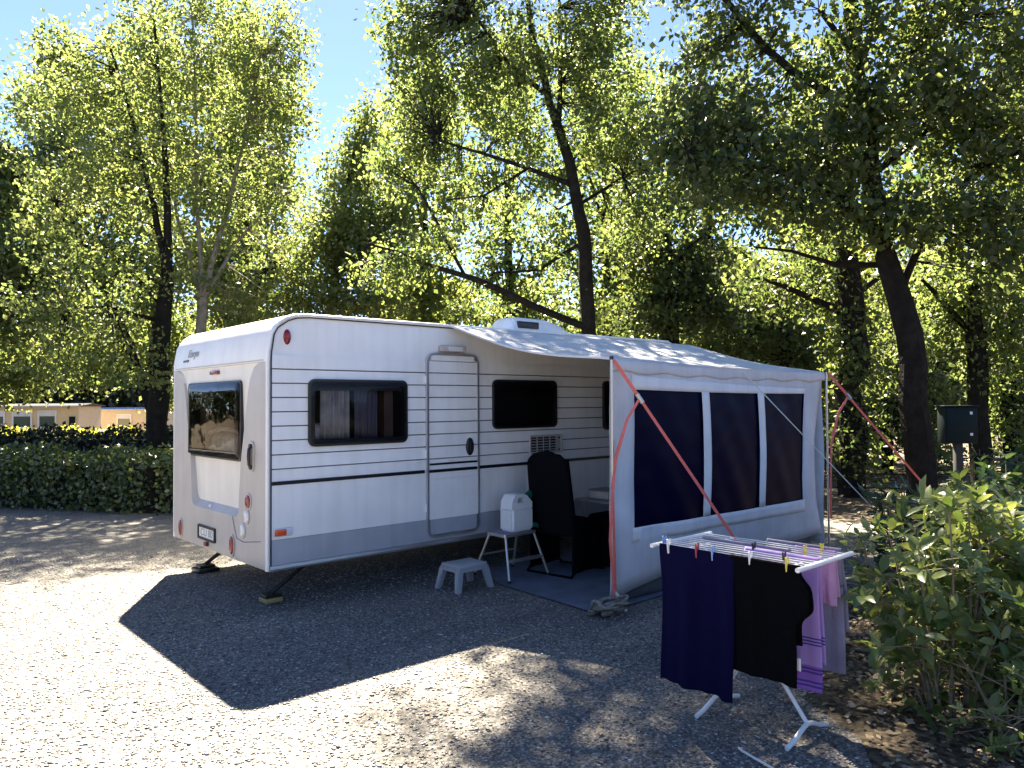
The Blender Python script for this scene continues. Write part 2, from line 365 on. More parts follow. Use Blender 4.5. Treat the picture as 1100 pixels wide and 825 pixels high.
# loose stones, dense near the camera
n = 60000; d = 2.0 + 7.0 * RNG.random(n) ** .8; lat = (RNG.random(n) - .5) * 1.5 * d
px = -2.681 + .669 * d + .743 * lat; py = -6.076 + .743 * d - .669 * lat
k = inside(GP, px, py) & ~((px > 1.95) & (py > -1.98) & (py < 0) & (px < 6)); px, py = px[k], py[k]; n = len(px)
O = np.array([(1, 0, 0), (-1, 0, 0), (0, 1, 0), (0, -1, 0), (0, 0, 1), (0, 0, -1)], float)
OF = np.array([(0, 2, 4), (2, 1, 4), (1, 3, 4), (3, 0, 4), (2, 0, 5), (1, 2, 5), (3, 1, 5), (0, 3, 5)])
s = RNG.uniform(.005, .0125, n) * (1 + .5 * (RNG.random(n) > .95))
V = O[None] * RNG.uniform(.55, 1.25, (n, 6, 1)) + RNG.normal(0, .14, (n, 6, 3)); an = RNG.random(n) * 2 * PI
ca, sa = np.cos(an)[:, None], np.sin(an)[:, None]
V = np.stack([V[..., 0] * ca - V[..., 1] * sa, V[..., 0] * sa + V[..., 1] * ca, V[..., 2] * .42], -1) * s[:, None, None]
V += np.stack([px, py, s * .22], -1)[:, None]
F = OF[None] + (np.arange(n) * 6)[:, None, None]
tag(np_mesh('gravel_stones', V.reshape(-1, 3), F.reshape(-1, 3), M['stones'], tint=np.repeat(RNG.random(n) ** 2.3, 6)), 'loose grey gravel stones covering the pitch', 'gravel', kind='stuff')
# dry leaves
def litter(n, fn, lo, hi, name, label):
    P = fn(n); n = len(P); sz = RNG.uniform(lo, hi, n); an = RNG.random(n) * 2 * PI
    d = np.stack([np.cos(an), np.sin(an), RNG.normal(0, .22, n)], -1); nr = np.stack([RNG.normal(0, .35, n), RNG.normal(0, .35, n), np.ones(n)], -1)
    pos = np.stack([P[:, 0], P[:, 1], ground_z(P[:, 0], P[:, 1]) + .006 + RNG.random(n) * .02], -1)
    V, F = leaves(QUAD, pos, d, nr, sz); V[:, 2] = np.maximum(V[:, 2], ground_z(V[:, 0], V[:, 1]) + .002)
    return tag(np_mesh(name, V, F, M['litter'], tint=np.repeat(RNG.random(n), 4)), label, 'leaves', kind='stuff')
def near_bush(n):
    x = RNG.uniform(.6, 5.5, n); y = RNG.uniform(-6.6, -2.6, n)
    k = ~inside(GP, x - RNG.exponential(.4, n) * (RNG.random(n) < .5), y + RNG.exponential(.12, n)); return np.stack([x[k], y[k]], -1)
litter(13000, near_bush, .018, .055, 'leaf_litter', 'dry brown leaf litter on the soil under the shrubs')
def woods(n):
    x = RNG.uniform(2, 22, n); y = RNG.uniform(-6, 16, n); k = ~inside(GP, x, y); return np.stack([x[k], y[k]], -1)
litter(9000, woods, .06, .16, 'woodland_leaf_litter', 'dry brown leaf litter on the woodland floor')
def scat(n):
    d = 2.5 + 6 * RNG.random(n); lat = (RNG.random(n) - .25) * 1.0 * d
    x = -2.681 + .669 * d + .743 * lat; y = -6.076 + .743 * d - .669 * lat; k = inside(GP, x, y) & ~((x > -.1) & (y > -2.1)); return np.stack([x[k], y[k]], -1)
litter(500, scat, .012, .045, 'scattered_leaves', 'few small dry leaves scattered on the gravel')

# ---------------------------------------------------------------- trees
LEAF = 3.4
def tree(name, T, label, group, leaf, size, bark, twigs=True, flat=.0, clump=.24, mult=1., thin=1.):
    tr = [(*p[:3], p[3] * thin) for p in T['trunk']]; T = dict(T, limbs=[[(*q[:3], q[3] * thin) for q in l] for l in T['limbs']]); gz = float(ground_z(tr[0][0], tr[0][1]))
    if tr[0][2] > gz - .05:
        a, b = tr[0], tr[1]; tr.insert(0, (a[0], a[1], gz - .08, a[3] * 1.35)); 
        if a[2] - gz > .6: tr.insert(1, (a[0], a[1], gz + .3, a[3] * 1.12))
    root = empty(name, (tr[0][0], tr[0][1], gz), label, 'tree', group)
    def fine(L, amp):
        out = []
        for a, b in zip(L, L[1:]):
            a, b = np.array(a), np.array(b); k = max(1, int(np.linalg.norm(b[:3] - a[:3]) / .45))
            for i in range(k):
                q = a + (b - a) * i / k
                if i: q[:3] += RNG.normal(0, amp * q[3], 3)
                out.append(q)
        out.append(np.array(L[-1])); return out
    t = fine(tr, .16); bm = BM(); tube(bm, [q[:3] for q in t], [float(q[3] * (1 + RNG.normal(0, .04))) for q in t], 10)
    obj('trunk', bm, bark, root)
    bm = BM(); nodes = [q for q in t if q[2] > 2]
    for L in T['limbs']:
        l = fine([tuple(x) for x in L], .35); tube(bm, [q[:3] for q in l], [float(q[3]) for q in l], 6); nodes += l
    N = np.array([q[:3] for q in nodes]) if nodes else np.zeros((1, 3))
    pos, tint, NB = [], [], []
    for (cx, cy, cz, rx, rz, k) in T['blobs']:
        k = int(k * LEAF * mult); m = max(3, k // 22)
        u_ = unit(RNG.normal(size=(m, 3))) * (RNG.random((m, 1)) ** (1 / 2.0)) * np.array([rx, rx * .9, rz]) * 1.02
        c = u_ + np.array([cx, cy, cz]); ct = RNG.random(m)
        if twigs and len(nodes):
            for q in c[::2]:
                j = np.argmin(((N - q) ** 2).sum(1)); p = N[j]; ln = np.linalg.norm(q - p)
                if .25 < ln < 3.2:
                    mid = (p + q) / 2 + RNG.normal(0, .08 * ln, 3); tube(bm, [p, mid, q], [.006 + .006 * ln, .006 + .003 * ln, .004], 3)
        w_ = RNG.integers(0, m, k); sg = clump * RNG.uniform(.55, 1.35, m)
        P = c[w_] + np.clip(RNG.normal(size=(k, 3)), -1.7, 1.7) * sg[w_][:, None] * np.array([1, 1, .75])
        cn_ = RNG.normal(size=(m, 3)) * .9 + unit(u_) * .5; NB.append(cn_[w_])
        pos.append(P); tint.append(np.clip(.6 * ct[w_] + .4 * RNG.random(k) + RNG.normal(0, .08, k), 0, 1))
    if len(bm.verts): obj('branches', bm, bark, root)
    else: bm.free()
    P = np.concatenate(pos); tn = np.concatenate(tint); n = len(P)
    g = ground_z(P[:, 0], P[:, 1]); k = P[:, 2] > g + .15; P, tn = P[k], tn[k]; n = len(P); NB = np.concatenate(NB)[k]
    nr = RNG.normal(size=(n, 3)) * .75 + NB + np.array([0, 0, .5]); d = RNG.normal(size=(n, 3)) + np.array([0, 0, -.35])
    V, F = leaves(QUAD, P, d, nr, RNG.uniform(.5, 1.4, n) * size)
    np_mesh('crown', V, F, leaf, root, np.repeat(tn, 4))
    return root
TREES = {}
TREES['pale_a']=dict(
trunk=[(2.78,11.92,0.76,0.3),(2.78,11.87,2.49,0.26),(2.81,11.79,3.96,0.22),(2.86,11.71,4.91,0.17)],
limbs=[[(2.83,11.74,4.7,0.12),(2.61,11.89,6.28,0.08),(2.19,12.19,8.39,0.05),(1.83,12.47,9.87,0.03)],[(2.86,11.71,4.81,0.13),(2.81,11.7,6.7,0.09),(2.69,11.73,8.81,0.05),(2.56,11.79,10.5,0.03)],[(2.81,11.79,3.96,0.08),(1.81,12.11,5.15,0.05),(0.85,12.8,6.16,0.03)],[(2.78,11.82,3.65,0.07),(1.66,11.48,3.84,0.05),(0.83,11.69,3.79,0.03)]],
blobs=[(1.16,13.1,9.04,1.05,1.37,1500),(1.88,12.48,8.4,1.48,1.9,3000),(2.57,11.82,9.44,1.27,1.58,2200),(2.36,12.09,6.92,1.69,1.48,2600),(1.15,12.52,6.57,1.33,1.23,1900),(1.55,11.81,4.77,1.61,1.21,2400),(0.73,12.05,3.72,1.08,0.98,1500),(1.46,11.01,3.1,1.15,0.73,1500),(1.91,10.37,2.32,0.57,0.38,350),(0.64,11.51,2.43,0.66,0.34,350),(2.82,11.64,7.97,1.27,1.48,1500)])
TREES['pale_b']=dict(
trunk=[(3.85,12.31,0.74,0.28),(3.81,12.27,2.97,0.25),(3.82,12.21,4.31,0.22)],
limbs=[[(3.82,12.21,4.2,0.14),(4.17,11.84,6.09,0.1),(4.51,11.46,8.1,0.07),(4.78,11.15,10.1,0.03)],[(3.82,12.21,4.27,0.13),(3.7,12.25,6.32,0.08),(3.64,12.22,8.77,0.06),(3.56,12.22,11.01,0.03)],[(3.86,12.18,4.31,0.1),(4.34,11.7,5.53,0.07),(5.16,10.93,6.75,0.04)],[(3.83,12.21,4.09,0.09),(3.33,12.58,6.32,0.06),(3.15,12.69,8.11,0.04)]],
blobs=[(3.95,11.89,10.11,1.34,1.79,2400),(4.87,11.08,9.88,1.07,1.79,2000),(5.13,10.89,8.54,0.89,1.56,1400),(4.31,11.65,7.88,1.56,1.79,2400),(4.99,11.09,6.31,1.23,1.34,1500),(3.95,12.45,5.94,1.36,1.36,900),(5.28,10.69,10.54,0.67,1.12,700),(4.38,12.37,4.61,1.38,1.03,900),(3.69,12.09,11.23,1.56,0.89,900)])
TREES['left_c']=dict(
trunk=[(-0.72,19.1,0.92,0.3),(-0.68,18.97,3.9,0.24),(-0.6,18.81,6.38,0.15)],
limbs=[[(-0.62,18.87,5.14,0.12),(0.13,18.14,6.62,0.06),(0.86,17.46,7.6,0.03)],[(-0.65,18.92,4.64,0.1),(0.53,17.86,4.63,0.06),(1.26,17.18,5.12,0.03)]],
blobs=[(-0.43,18.62,7.62,1.74,1.49,1500),(0.59,17.71,7.36,1.12,1.36,1300),(0.26,17.4,5.29,1.45,1.33,2000),(0.97,16.75,5.52,0.97,1.21,1200),(0.45,17.27,3.83,1.09,0.73,900),(-1.14,19.34,5.14,1.49,1.74,900),(0.48,17.77,8.48,0.74,0.74,400)])
TREES['mid_d']=dict(
trunk=[(7.54,12.99,1.59,0.2),(7.58,12.86,4.45,0.16),(7.78,12.59,7.05,0.1),(8.09,12.24,9.39,0.05)],
limbs=[[(7.58,12.86,4.45,0.08),(6.88,13.47,5.24,0.05),(6.48,13.8,5.76,0.02)],[(7.65,12.77,5.23,0.08),(8.41,12.05,6.27,0.05),(8.79,11.68,7.04,0.02)]],
blobs=[(7.91,12.45,7.83,0.99,1.56,1600),(8.28,12.07,9.13,0.73,1.3,900),(7.11,12.56,5.92,1.27,1.14,1600),(8.06,11.71,5.91,1.14,1.27,1600),(6.61,12.38,4.45,1.24,0.87,1100),(7.63,11.47,4.44,1.36,0.74,1200),(6.53,15.14,4.87,1.36,1.09,900),(8.89,11.6,6.78,0.65,1.3,700),(7.24,11.76,6.31,0.99,1.24,900)])
TREES['yellow_bush']=dict(
trunk=[(12.59,15.13,2.82,0.1),(12.57,15.09,4.43,0.07),(12.56,15.07,5.4,0.04)],
limbs=[[(12.57,15.09,4.59,0.05),(12.04,15.55,5.4,0.02)],[(12.57,15.09,4.59,0.05),(13.24,14.47,5.23,0.02)]],
blobs=[(12.27,15.33,5.56,1.13,0.71,1200),(13.0,14.69,5.23,1.13,0.65,1000),(12.04,15.56,4.76,1.29,0.48,600)])
TREES['tall_e']=dict(
trunk=[(8.52,4.03,1.78,0.27),(8.47,4.02,3.27,0.24),(8.38,4.04,5.13,0.21),(8.16,4.2,6.53,0.17),(7.84,4.44,7.74,0.13),(7.57,4.64,9.05,0.1),(7.39,4.74,10.91,0.06)],
limbs=[[(8.44,4.05,3.24,0.13),(7.54,4.58,3.63,0.12),(6.46,5.13,4.14,0.1),(5.6,5.62,4.41,0.07),(5.15,5.89,4.62,0.05),(4.65,6.07,4.73,0.03)],[(6.32,5.25,4.19,0.06),(5.91,5.59,5.22,0.05),(5.61,5.84,5.94,0.03)],[(8.27,4.11,6.06,0.09),(7.37,4.64,6.38,0.07),(6.63,5.03,6.59,0.05),(5.89,5.55,6.84,0.03)],[(7.98,4.33,7.27,0.1),(8.14,4.41,8.76,0.07),(8.23,4.54,10.38,0.04)],[(7.77,4.5,7.93,0.09),(7.0,4.89,8.58,0.06),(6.39,5.15,9.4,0.04)],[(8.38,4.05,4.95,0.07),(7.74,4.64,4.4,0.05),(7.05,5.27,4.35,0.03)],[(8.3,4.09,5.69,0.07),(9.19,3.67,6.33,0.05),(9.92,3.28,6.77,0.03)],[(7.37,4.64,6.34,0.05),(6.64,5.05,5.78,0.04),(6.04,5.46,5.67,0.02)],[(8.37,4.02,5.88,0.06),(8.0,4.37,5.6,0.04),(7.44,4.85,6.16,0.02)]],
blobs=[(5.7,6.19,12.97,0.93,0.84,1300),(6.54,5.45,12.59,1.12,0.93,1900),(7.35,4.67,14.07,1.49,1.12,900),(9.02,3.2,12.94,1.49,1.12,800),(8.44,3.65,15.17,1.67,1.12,500),(6.79,5.15,14.82,1.12,0.93,1200),(5.75,6.28,9.06,0.84,0.93,1500),(6.57,5.52,9.43,1.02,0.84,1700),(5.9,6.18,7.76,0.84,0.84,1300),(6.87,5.3,8.12,0.93,0.84,1500),(7.69,4.55,8.67,1.02,1.12,1700),(8.52,3.79,8.85,0.93,1.12,1700),(6.33,5.83,6.73,0.84,0.65,800),(7.43,4.83,7.0,0.84,0.74,900),(8.76,4.03,7.29,0.95,0.95,1500),(9.62,3.52,7.35,0.96,1.15,1600),(9.5,3.69,5.62,0.87,0.96,1100),(5.64,6.46,6.46,0.65,0.74,700),(7.03,5.24,5.61,1.12,0.56,500),(5.91,5.6,4.86,1.08,0.45,500),(5.09,5.95,4.36,0.79,0.44,600),(6.92,5.41,3.66,0.93,0.28,350),(7.87,4.5,5.14,0.56,0.74,250),(8.38,4.75,4.1,0.77,0.48,250),(6.28,5.74,10.73,1.3,0.93,2600),(7.66,4.49,11.09,1.49,1.12,2200),(9.05,3.26,10.52,1.3,1.12,1500),(8.19,3.94,13.13,2.05,1.3,800)])
TREES['right_f']=dict(
trunk=[(9.48,-1.76,-0.08,0.27),(9.43,-1.75,1.18,0.25),(9.36,-1.73,2.3,0.23),(9.21,-1.62,3.21,0.22),(9.0,-1.46,4.06,0.19),(8.85,-1.36,5.11,0.17),(8.7,-1.27,6.37,0.15),(8.6,-1.22,7.77,0.12),(8.49,-1.18,9.45,0.08)],
limbs=[[(9.0,-1.46,4.1,0.09),(8.44,-1.11,4.73,0.08),(7.88,-0.75,5.06,0.06),(7.17,-0.26,5.24,0.04),(6.48,0.23,5.35,0.02)],[(9.18,-1.6,3.31,0.08),(9.43,-1.99,4.38,0.07),(9.82,-2.51,5.18,0.06),(10.31,-3.09,5.44,0.04)],[(8.73,-1.29,6.09,0.1),(8.46,-0.92,6.41,0.08),(8.13,-0.5,6.82,0.07),(7.69,0.01,7.58,0.06),(7.47,0.32,8.14,0.05)],[(8.74,-1.29,6.02,0.08),(9.04,-1.72,6.74,0.06),(9.49,-2.28,7.38,0.04)],[(8.85,-1.36,5.11,0.07),(9.26,-1.88,5.63,0.05),(9.71,-2.44,6.14,0.03)],[(8.65,-1.24,6.93,0.06),(8.25,-0.9,7.64,0.04)],[(9.07,-1.52,3.78,0.06),(8.7,-0.91,3.82,0.05),(8.26,-0.39,4.06,0.03),(7.92,0.05,4.15,0.02)]],
blobs=[(6.81,0.45,5.69,0.77,0.7,1300),(7.43,-0.11,5.96,0.91,0.77,2000),(6.97,-0.07,4.9,0.89,0.48,1300),(7.78,-0.81,5.3,0.96,0.75,2200),(8.38,-1.37,5.84,0.96,0.82,2300),(9.09,-2.01,6.11,1.02,0.82,2400),(9.7,-2.55,5.69,0.96,0.89,2300),(10.31,-3.09,5.55,0.82,1.09,1800),(7.99,-0.97,4.55,0.82,0.48,1200),(8.6,-1.78,4.36,0.8,0.47,1200),(9.29,-2.41,4.42,0.8,0.6,1500),(9.89,-2.94,4.01,0.74,0.67,1300),(7.26,0.41,7.08,0.86,0.72,900),(8.01,-0.27,7.37,0.86,0.58,1000),(8.77,-1.76,7.2,0.96,0.61,1700),(9.59,-2.49,7.06,0.96,0.68,1900),(10.3,-3.13,6.91,0.82,0.82,1500),(8.46,-0.94,6.98,0.71,0.71,900),(8.02,-0.6,8.68,1.27,0.85,1900),(8.75,-1.8,8.7,1.36,0.96,2300),(9.97,-2.89,8.69,1.23,0.96,1900),(7.41,0.48,8.93,1.17,0.88,1500),(8.13,-1.29,10.34,1.77,0.96,2400),(7.35,0.08,10.46,1.43,0.86,1500)])
TREES['ivy_g']=dict(
trunk=[(11.06,-0.06,-0.44,0.26),(11.01,-0.09,1.58,0.25),(10.97,-0.12,3.44,0.22),(10.87,-0.08,5.12,0.17),(10.74,-0.03,6.98,0.1)],
limbs=[[(10.98,-0.12,3.27,0.08),(10.41,0.38,3.61,0.06),(9.78,0.94,3.95,0.03)],[(10.96,-0.11,3.6,0.07),(11.68,-0.51,4.14,0.04)]],
blobs=[(10.88,-0.14,2.59,0.37,1.17,900),(10.92,0.45,3.84,0.87,0.61,700),(10.27,1.03,3.84,0.78,0.61,700),(11.77,-0.27,2.44,0.43,0.69,500),(11.17,0.2,4.87,0.78,0.61,600),(10.96,-0.17,1.08,0.4,0.75,600)])
TREES['dark_h']=dict(
trunk=[(11.39,4.13,1.99,0.22),(11.33,4.12,3.67,0.2),(11.25,4.15,5.15,0.16),(11.17,4.17,6.63,0.1)],
limbs=[[(11.29,4.13,4.52,0.08),(10.84,4.51,5.36,0.05)],[(11.27,4.14,4.73,0.07),(11.94,3.52,5.57,0.04)]],
blobs=[(11.25,4.17,4.52,1.05,0.84,1600),(10.84,4.51,5.36,0.84,0.84,900),(11.87,3.61,4.72,0.95,0.84,1300),(10.62,4.1,3.62,1.13,0.51,1100),(12.12,3.42,3.77,0.84,0.53,800),(11.8,4.3,6.12,0.98,0.76,600)])
TREES['wood_i']=dict(
trunk=[(13.8,-1.34,0.11,0.2),(13.7,-1.31,1.91,0.19),(13.6,-1.28,3.53,0.16),(13.66,-1.39,5.15,0.11)],
limbs=[[(13.65,-1.3,2.99,0.07),(13.15,-0.87,3.71,0.05),(12.87,-0.64,4.08,0.03)],[(13.61,-1.29,3.71,0.07),(14.07,-1.73,4.43,0.04)]],
blobs=[(13.54,-1.24,3.89,0.9,0.63,900),(14.15,-1.77,3.53,0.72,0.81,900),(13.83,-1.45,2.63,0.72,0.72,600),(13.7,-0.68,3.04,0.65,0.74,500),(13.82,-0.83,4.34,0.74,0.56,500)])
TREES['wood_j']=dict(
trunk=[(14.87,-1.62,-0.32,0.17),(14.71,-1.54,1.73,0.15),(14.77,-1.65,3.4,0.13),(14.92,-1.85,5.26,0.1)],
limbs=[[(14.75,-1.63,3.22,0.06),(15.21,-2.07,3.95,0.03)]],
blobs=[(14.95,-1.78,2.47,0.74,0.84,900),(15.35,-2.18,3.58,0.84,1.12,700),(14.62,-1.45,1.54,0.56,0.65,500),(14.97,-1.75,1.17,0.65,0.74,600)])
TREES['wood_k']=dict(
trunk=[(15.2,3.4,1.76,0.17),(15.13,3.41,3.41,0.15),(14.98,3.48,5.06,0.1)],
limbs=[[(15.12,3.41,3.65,0.06),(14.38,4.05,4.36,0.04)],[(15.09,3.43,3.88,0.06),(15.78,2.79,4.58,0.03)]],
blobs=[(15.09,3.44,3.65,1.06,0.94,1200),(14.38,4.06,4.12,0.94,0.94,1000),(15.63,2.99,2.46,0.94,0.94,1000),(14.39,4.08,3.06,1.06,0.59,700),(13.69,4.71,3.19,0.94,0.59,600)])
TREES['wood_l']=dict(
trunk=[(16.11,1.32,-0.71,0.14),(16.04,1.32,1.3,0.12),(15.98,1.31,3.08,0.09)],
limbs=[[(16.03,1.31,1.74,0.05),(15.58,1.69,2.42,0.03)],[(16.01,1.32,1.97,0.05),(16.57,0.79,2.63,0.03)]],
blobs=[(15.92,1.42,1.3,0.89,1.0,1100),(16.15,1.16,2.86,0.89,1.0,1000),(15.1,2.18,0.86,0.78,1.0,900),(16.83,0.59,1.51,0.78,1.12,900),(14.2,1.67,-0.15,0.84,0.53,700),(15.92,0.11,0.26,0.63,0.63,500)])
TREES['far_0']=dict(
trunk=[(15.63,13.78,1.5,0.2),(15.71,13.64,3.84,0.16),(15.64,13.65,5.18,0.08)],
limbs=[[(15.68,13.67,3.67,0.07),(14.9,14.33,4.85,0.03)],[(15.68,13.65,4.17,0.07),(16.34,13.03,5.17,0.03)]],
blobs=[(15.59,13.7,5.18,1.34,1.17,1000),(14.74,14.51,3.85,1.17,1.17,900),(16.48,12.94,4.0,1.27,1.17,900),(15.62,13.76,2.67,1.67,1.17,1100),(14.63,14.67,2.01,1.17,0.84,600),(16.67,12.83,1.99,1.27,0.84,600),(15.64,13.8,0.83,1.51,0.84,700)])
TREES['far_1']=dict(
trunk=[(21.27,12.76,1.44,0.2),(21.35,12.6,4.04,0.16),(21.26,12.59,6.27,0.08)],
limbs=[[(21.32,12.63,3.85,0.07),(20.45,13.37,5.16,0.03)],[(21.31,12.61,4.41,0.07),(22.05,11.91,5.52,0.03)]],
blobs=[(21.21,12.64,6.27,1.49,1.3,1000),(20.26,13.55,4.79,1.3,1.3,900),(22.19,11.8,4.96,1.41,1.3,900),(21.24,12.71,3.48,1.86,1.3,1100),(20.14,13.72,2.75,1.3,0.93,600),(22.41,11.68,2.73,1.41,0.93,600),(21.27,12.76,1.44,1.67,0.93,700)])
TREES['far_2']=dict(
trunk=[(21.61,8.41,1.44,0.2),(21.68,8.27,3.78,0.16),(21.6,8.26,6.13,0.08)],
limbs=[[(21.66,8.29,3.62,0.07),(20.87,8.96,4.8,0.03)],[(21.65,8.28,4.12,0.07),(22.31,7.65,5.12,0.03)]],
blobs=[(21.55,8.3,6.13,1.34,1.17,1000),(20.7,9.12,4.8,1.17,1.17,900),(22.44,7.54,4.95,1.27,1.17,900),(21.58,8.36,3.62,1.67,1.17,1100),(20.6,9.27,2.96,1.17,0.84,600),(22.64,7.43,2.94,1.27,0.84,600),(21.6,8.4,1.78,1.51,0.84,700)])
TREES['far_3']=dict(
trunk=[(28.07,7.98,1.37,0.2),(28.15,7.82,4.06,0.16),(28.05,7.79,7.52,0.08)],
limbs=[[(28.12,7.85,3.87,0.07),(27.22,8.62,5.22,0.03)],[(28.12,7.84,4.45,0.07),(28.87,7.11,5.59,0.03)]],
blobs=[(27.99,7.84,7.52,1.54,1.35,1000),(27.01,8.78,5.99,1.35,1.35,900),(29.01,6.97,6.17,1.46,1.35,900),(28.03,7.91,4.64,1.92,1.35,1100),(26.89,8.95,3.88,1.35,0.96,600),(29.24,6.85,3.86,1.46,0.96,600),(28.05,7.96,2.52,1.73,0.96,700)])
TREES['far_4']=dict(
trunk=[(26.59,3.93,1.4,0.2),(26.66,3.79,3.74,0.16),(26.59,3.79,5.41,0.08)],
limbs=[[(26.64,3.81,3.57,0.07),(25.85,4.48,4.75,0.03)],[(26.63,3.8,4.07,0.07),(27.29,3.17,5.07,0.03)]],
blobs=[(26.54,3.84,5.41,1.34,1.17,1000),(25.68,4.65,4.08,1.17,1.17,900),(27.43,3.08,4.23,1.27,1.17,900),(26.57,3.9,2.9,1.67,1.17,1100),(25.58,4.81,2.24,1.17,0.84,600),(27.62,2.97,2.22,1.27,0.84,600),(26.59,3.94,1.06,1.51,0.84,700)])
TREES['far_5']=dict(
trunk=[(32.33,2.8,1.34,0.2),(32.41,2.64,3.94,0.16),(32.32,2.62,6.91,0.08)],
limbs=[[(32.38,2.67,3.75,0.07),(31.51,3.41,5.06,0.03)],[(32.38,2.66,4.31,0.07),(33.11,1.96,5.42,0.03)]],
blobs=[(32.26,2.67,6.91,1.49,1.3,1000),(31.31,3.58,5.44,1.3,1.3,900),(33.25,1.83,5.6,1.41,1.3,900),(32.3,2.74,4.12,1.86,1.3,1100),(31.2,3.75,3.39,1.3,0.93,600),(33.47,1.71,3.37,1.41,0.93,600),(32.32,2.79,2.08,1.67,0.93,700)])
TREES['far_6']=dict(
trunk=[(8.82,23.95,1.55,0.2),(8.9,23.79,4.15,0.16),(8.83,23.81,5.64,0.08)],
limbs=[[(8.87,23.82,3.97,0.07),(8.0,24.56,5.28,0.03)],[(8.87,23.81,4.53,0.07),(9.6,23.11,5.63,0.03)]],
blobs=[(8.77,23.86,5.64,1.49,1.3,1000),(7.82,24.76,4.16,1.3,1.3,900),(9.76,23.02,4.33,1.41,1.3,900),(8.8,23.92,2.85,1.86,1.3,1100),(7.71,24.94,2.12,1.3,0.93,600),(9.97,22.9,2.1,1.41,0.93,600),(8.83,23.97,0.81,1.67,0.93,700)])
TREES['conif_0']=dict(
trunk=[(4.84,67.93,0.75,0.35),(4.8,67.85,4.47,0.28),(4.75,67.75,8.94,0.06)],
limbs=[],
blobs=[(4.75,67.76,8.19,1.04,1.64,500),(4.78,67.81,5.96,1.94,1.86,1100),(4.81,67.87,3.73,2.68,1.86,1500),(4.83,67.91,1.87,3.13,1.64,1500)])
TREES['conif_1']=dict(
trunk=[(9.66,66.29,0.68,0.35),(9.62,66.2,4.52,0.28),(9.58,66.12,7.98,0.06)],
limbs=[],
blobs=[(9.59,66.14,7.21,1.08,1.69,500),(9.61,66.19,4.91,2.0,1.92,1100),(9.64,66.24,2.6,2.77,1.92,1500),(9.66,66.29,0.68,3.23,1.69,1500)])
TREES['conif_2']=dict(
trunk=[(13.14,60.47,0.68,0.35),(13.09,60.38,4.4,0.28),(13.06,60.31,7.37,0.06)],
limbs=[],
blobs=[(13.07,60.33,6.63,1.04,1.64,500),(13.09,60.38,4.4,1.94,1.86,1100),(13.12,60.44,2.16,2.68,1.86,1500),(13.14,60.48,0.31,3.13,1.64,1500)])
TREES['conif_3']=dict(
trunk=[(15.28,55.85,0.69,0.35),(15.24,55.76,4.28,0.28),(15.2,55.68,7.88,0.06)],
limbs=[],
blobs=[(15.21,55.7,7.16,1.01,1.58,500),(15.23,55.75,5.0,1.87,1.8,1100),(15.26,55.8,2.85,2.59,1.8,1500),(15.28,55.84,1.05,3.02,1.58,1500)])
TREES['bg_0']=dict(
trunk=[(5.25,20.45,1.29,0.22),(4.14,21.32,5.02,0.17),(2.91,22.32,8.44,0.12),(2.86,22.22,12.47,0.05)],
limbs=[[(4.12,21.34,5.02,0.07),(2.23,22.97,6.89,0.03)],[(2.98,22.34,5.65,0.07),(3.61,21.72,7.5,0.03)],[(2.91,22.33,7.82,0.06),(2.33,22.78,9.99,0.03)],[(2.91,22.32,8.44,0.06),(3.43,21.77,10.6,0.03)]],
blobs=[(2.62,21.61,12.97,0.78,1.27,626),(2.35,23.77,12.14,1.06,1.34,798),(3.68,22.57,12.13,1.06,1.34,798),(2.61,21.71,10.18,1.13,1.27,900),(2.02,22.29,8.8,1.13,1.27,900),(3.44,21.02,8.79,1.13,1.27,900),(2.95,23.37,7.73,1.19,1.34,900),(2.06,22.35,6.02,1.13,1.27,900),(3.47,21.08,6.0,1.13,1.27,900),(2.7,21.82,4.62,0.96,1.27,765),(2.48,23.95,3.32,1.01,1.34,765),(3.75,22.8,3.31,1.01,1.34,765)])
TREES['bg_1']=dict(
trunk=[(5.49,21.57,1.27,0.22),(5.52,21.42,5.14,0.17),(5.41,21.4,8.68,0.12),(5.35,21.29,13.52,0.05)],
limbs=[[(5.5,21.44,5.14,0.07),(4.68,22.11,7.08,0.03)],[(5.49,21.43,5.78,0.07),(6.16,20.76,7.71,0.03)],[(5.41,21.42,8.04,0.06),(4.79,21.9,10.3,0.03)],[(5.41,21.4,8.68,0.06),(5.97,20.82,10.94,0.03)]],
blobs=[(5.05,20.73,14.04,0.84,1.32,626),(4.86,22.82,13.19,1.13,1.4,798),(6.28,21.54,13.18,1.13,1.4,798),(5.04,20.84,11.14,1.21,1.32,900),(4.41,21.46,9.7,1.21,1.32,900),(5.93,20.09,9.68,1.21,1.32,900),(5.5,22.39,8.6,1.28,1.4,900),(4.44,21.53,6.8,1.21,1.32,900),(5.97,20.16,6.79,1.21,1.32,900),(5.13,20.95,5.35,1.03,1.32,765),(5.0,23.01,4.02,1.09,1.4,765),(6.36,21.78,4.01,1.09,1.4,765)])
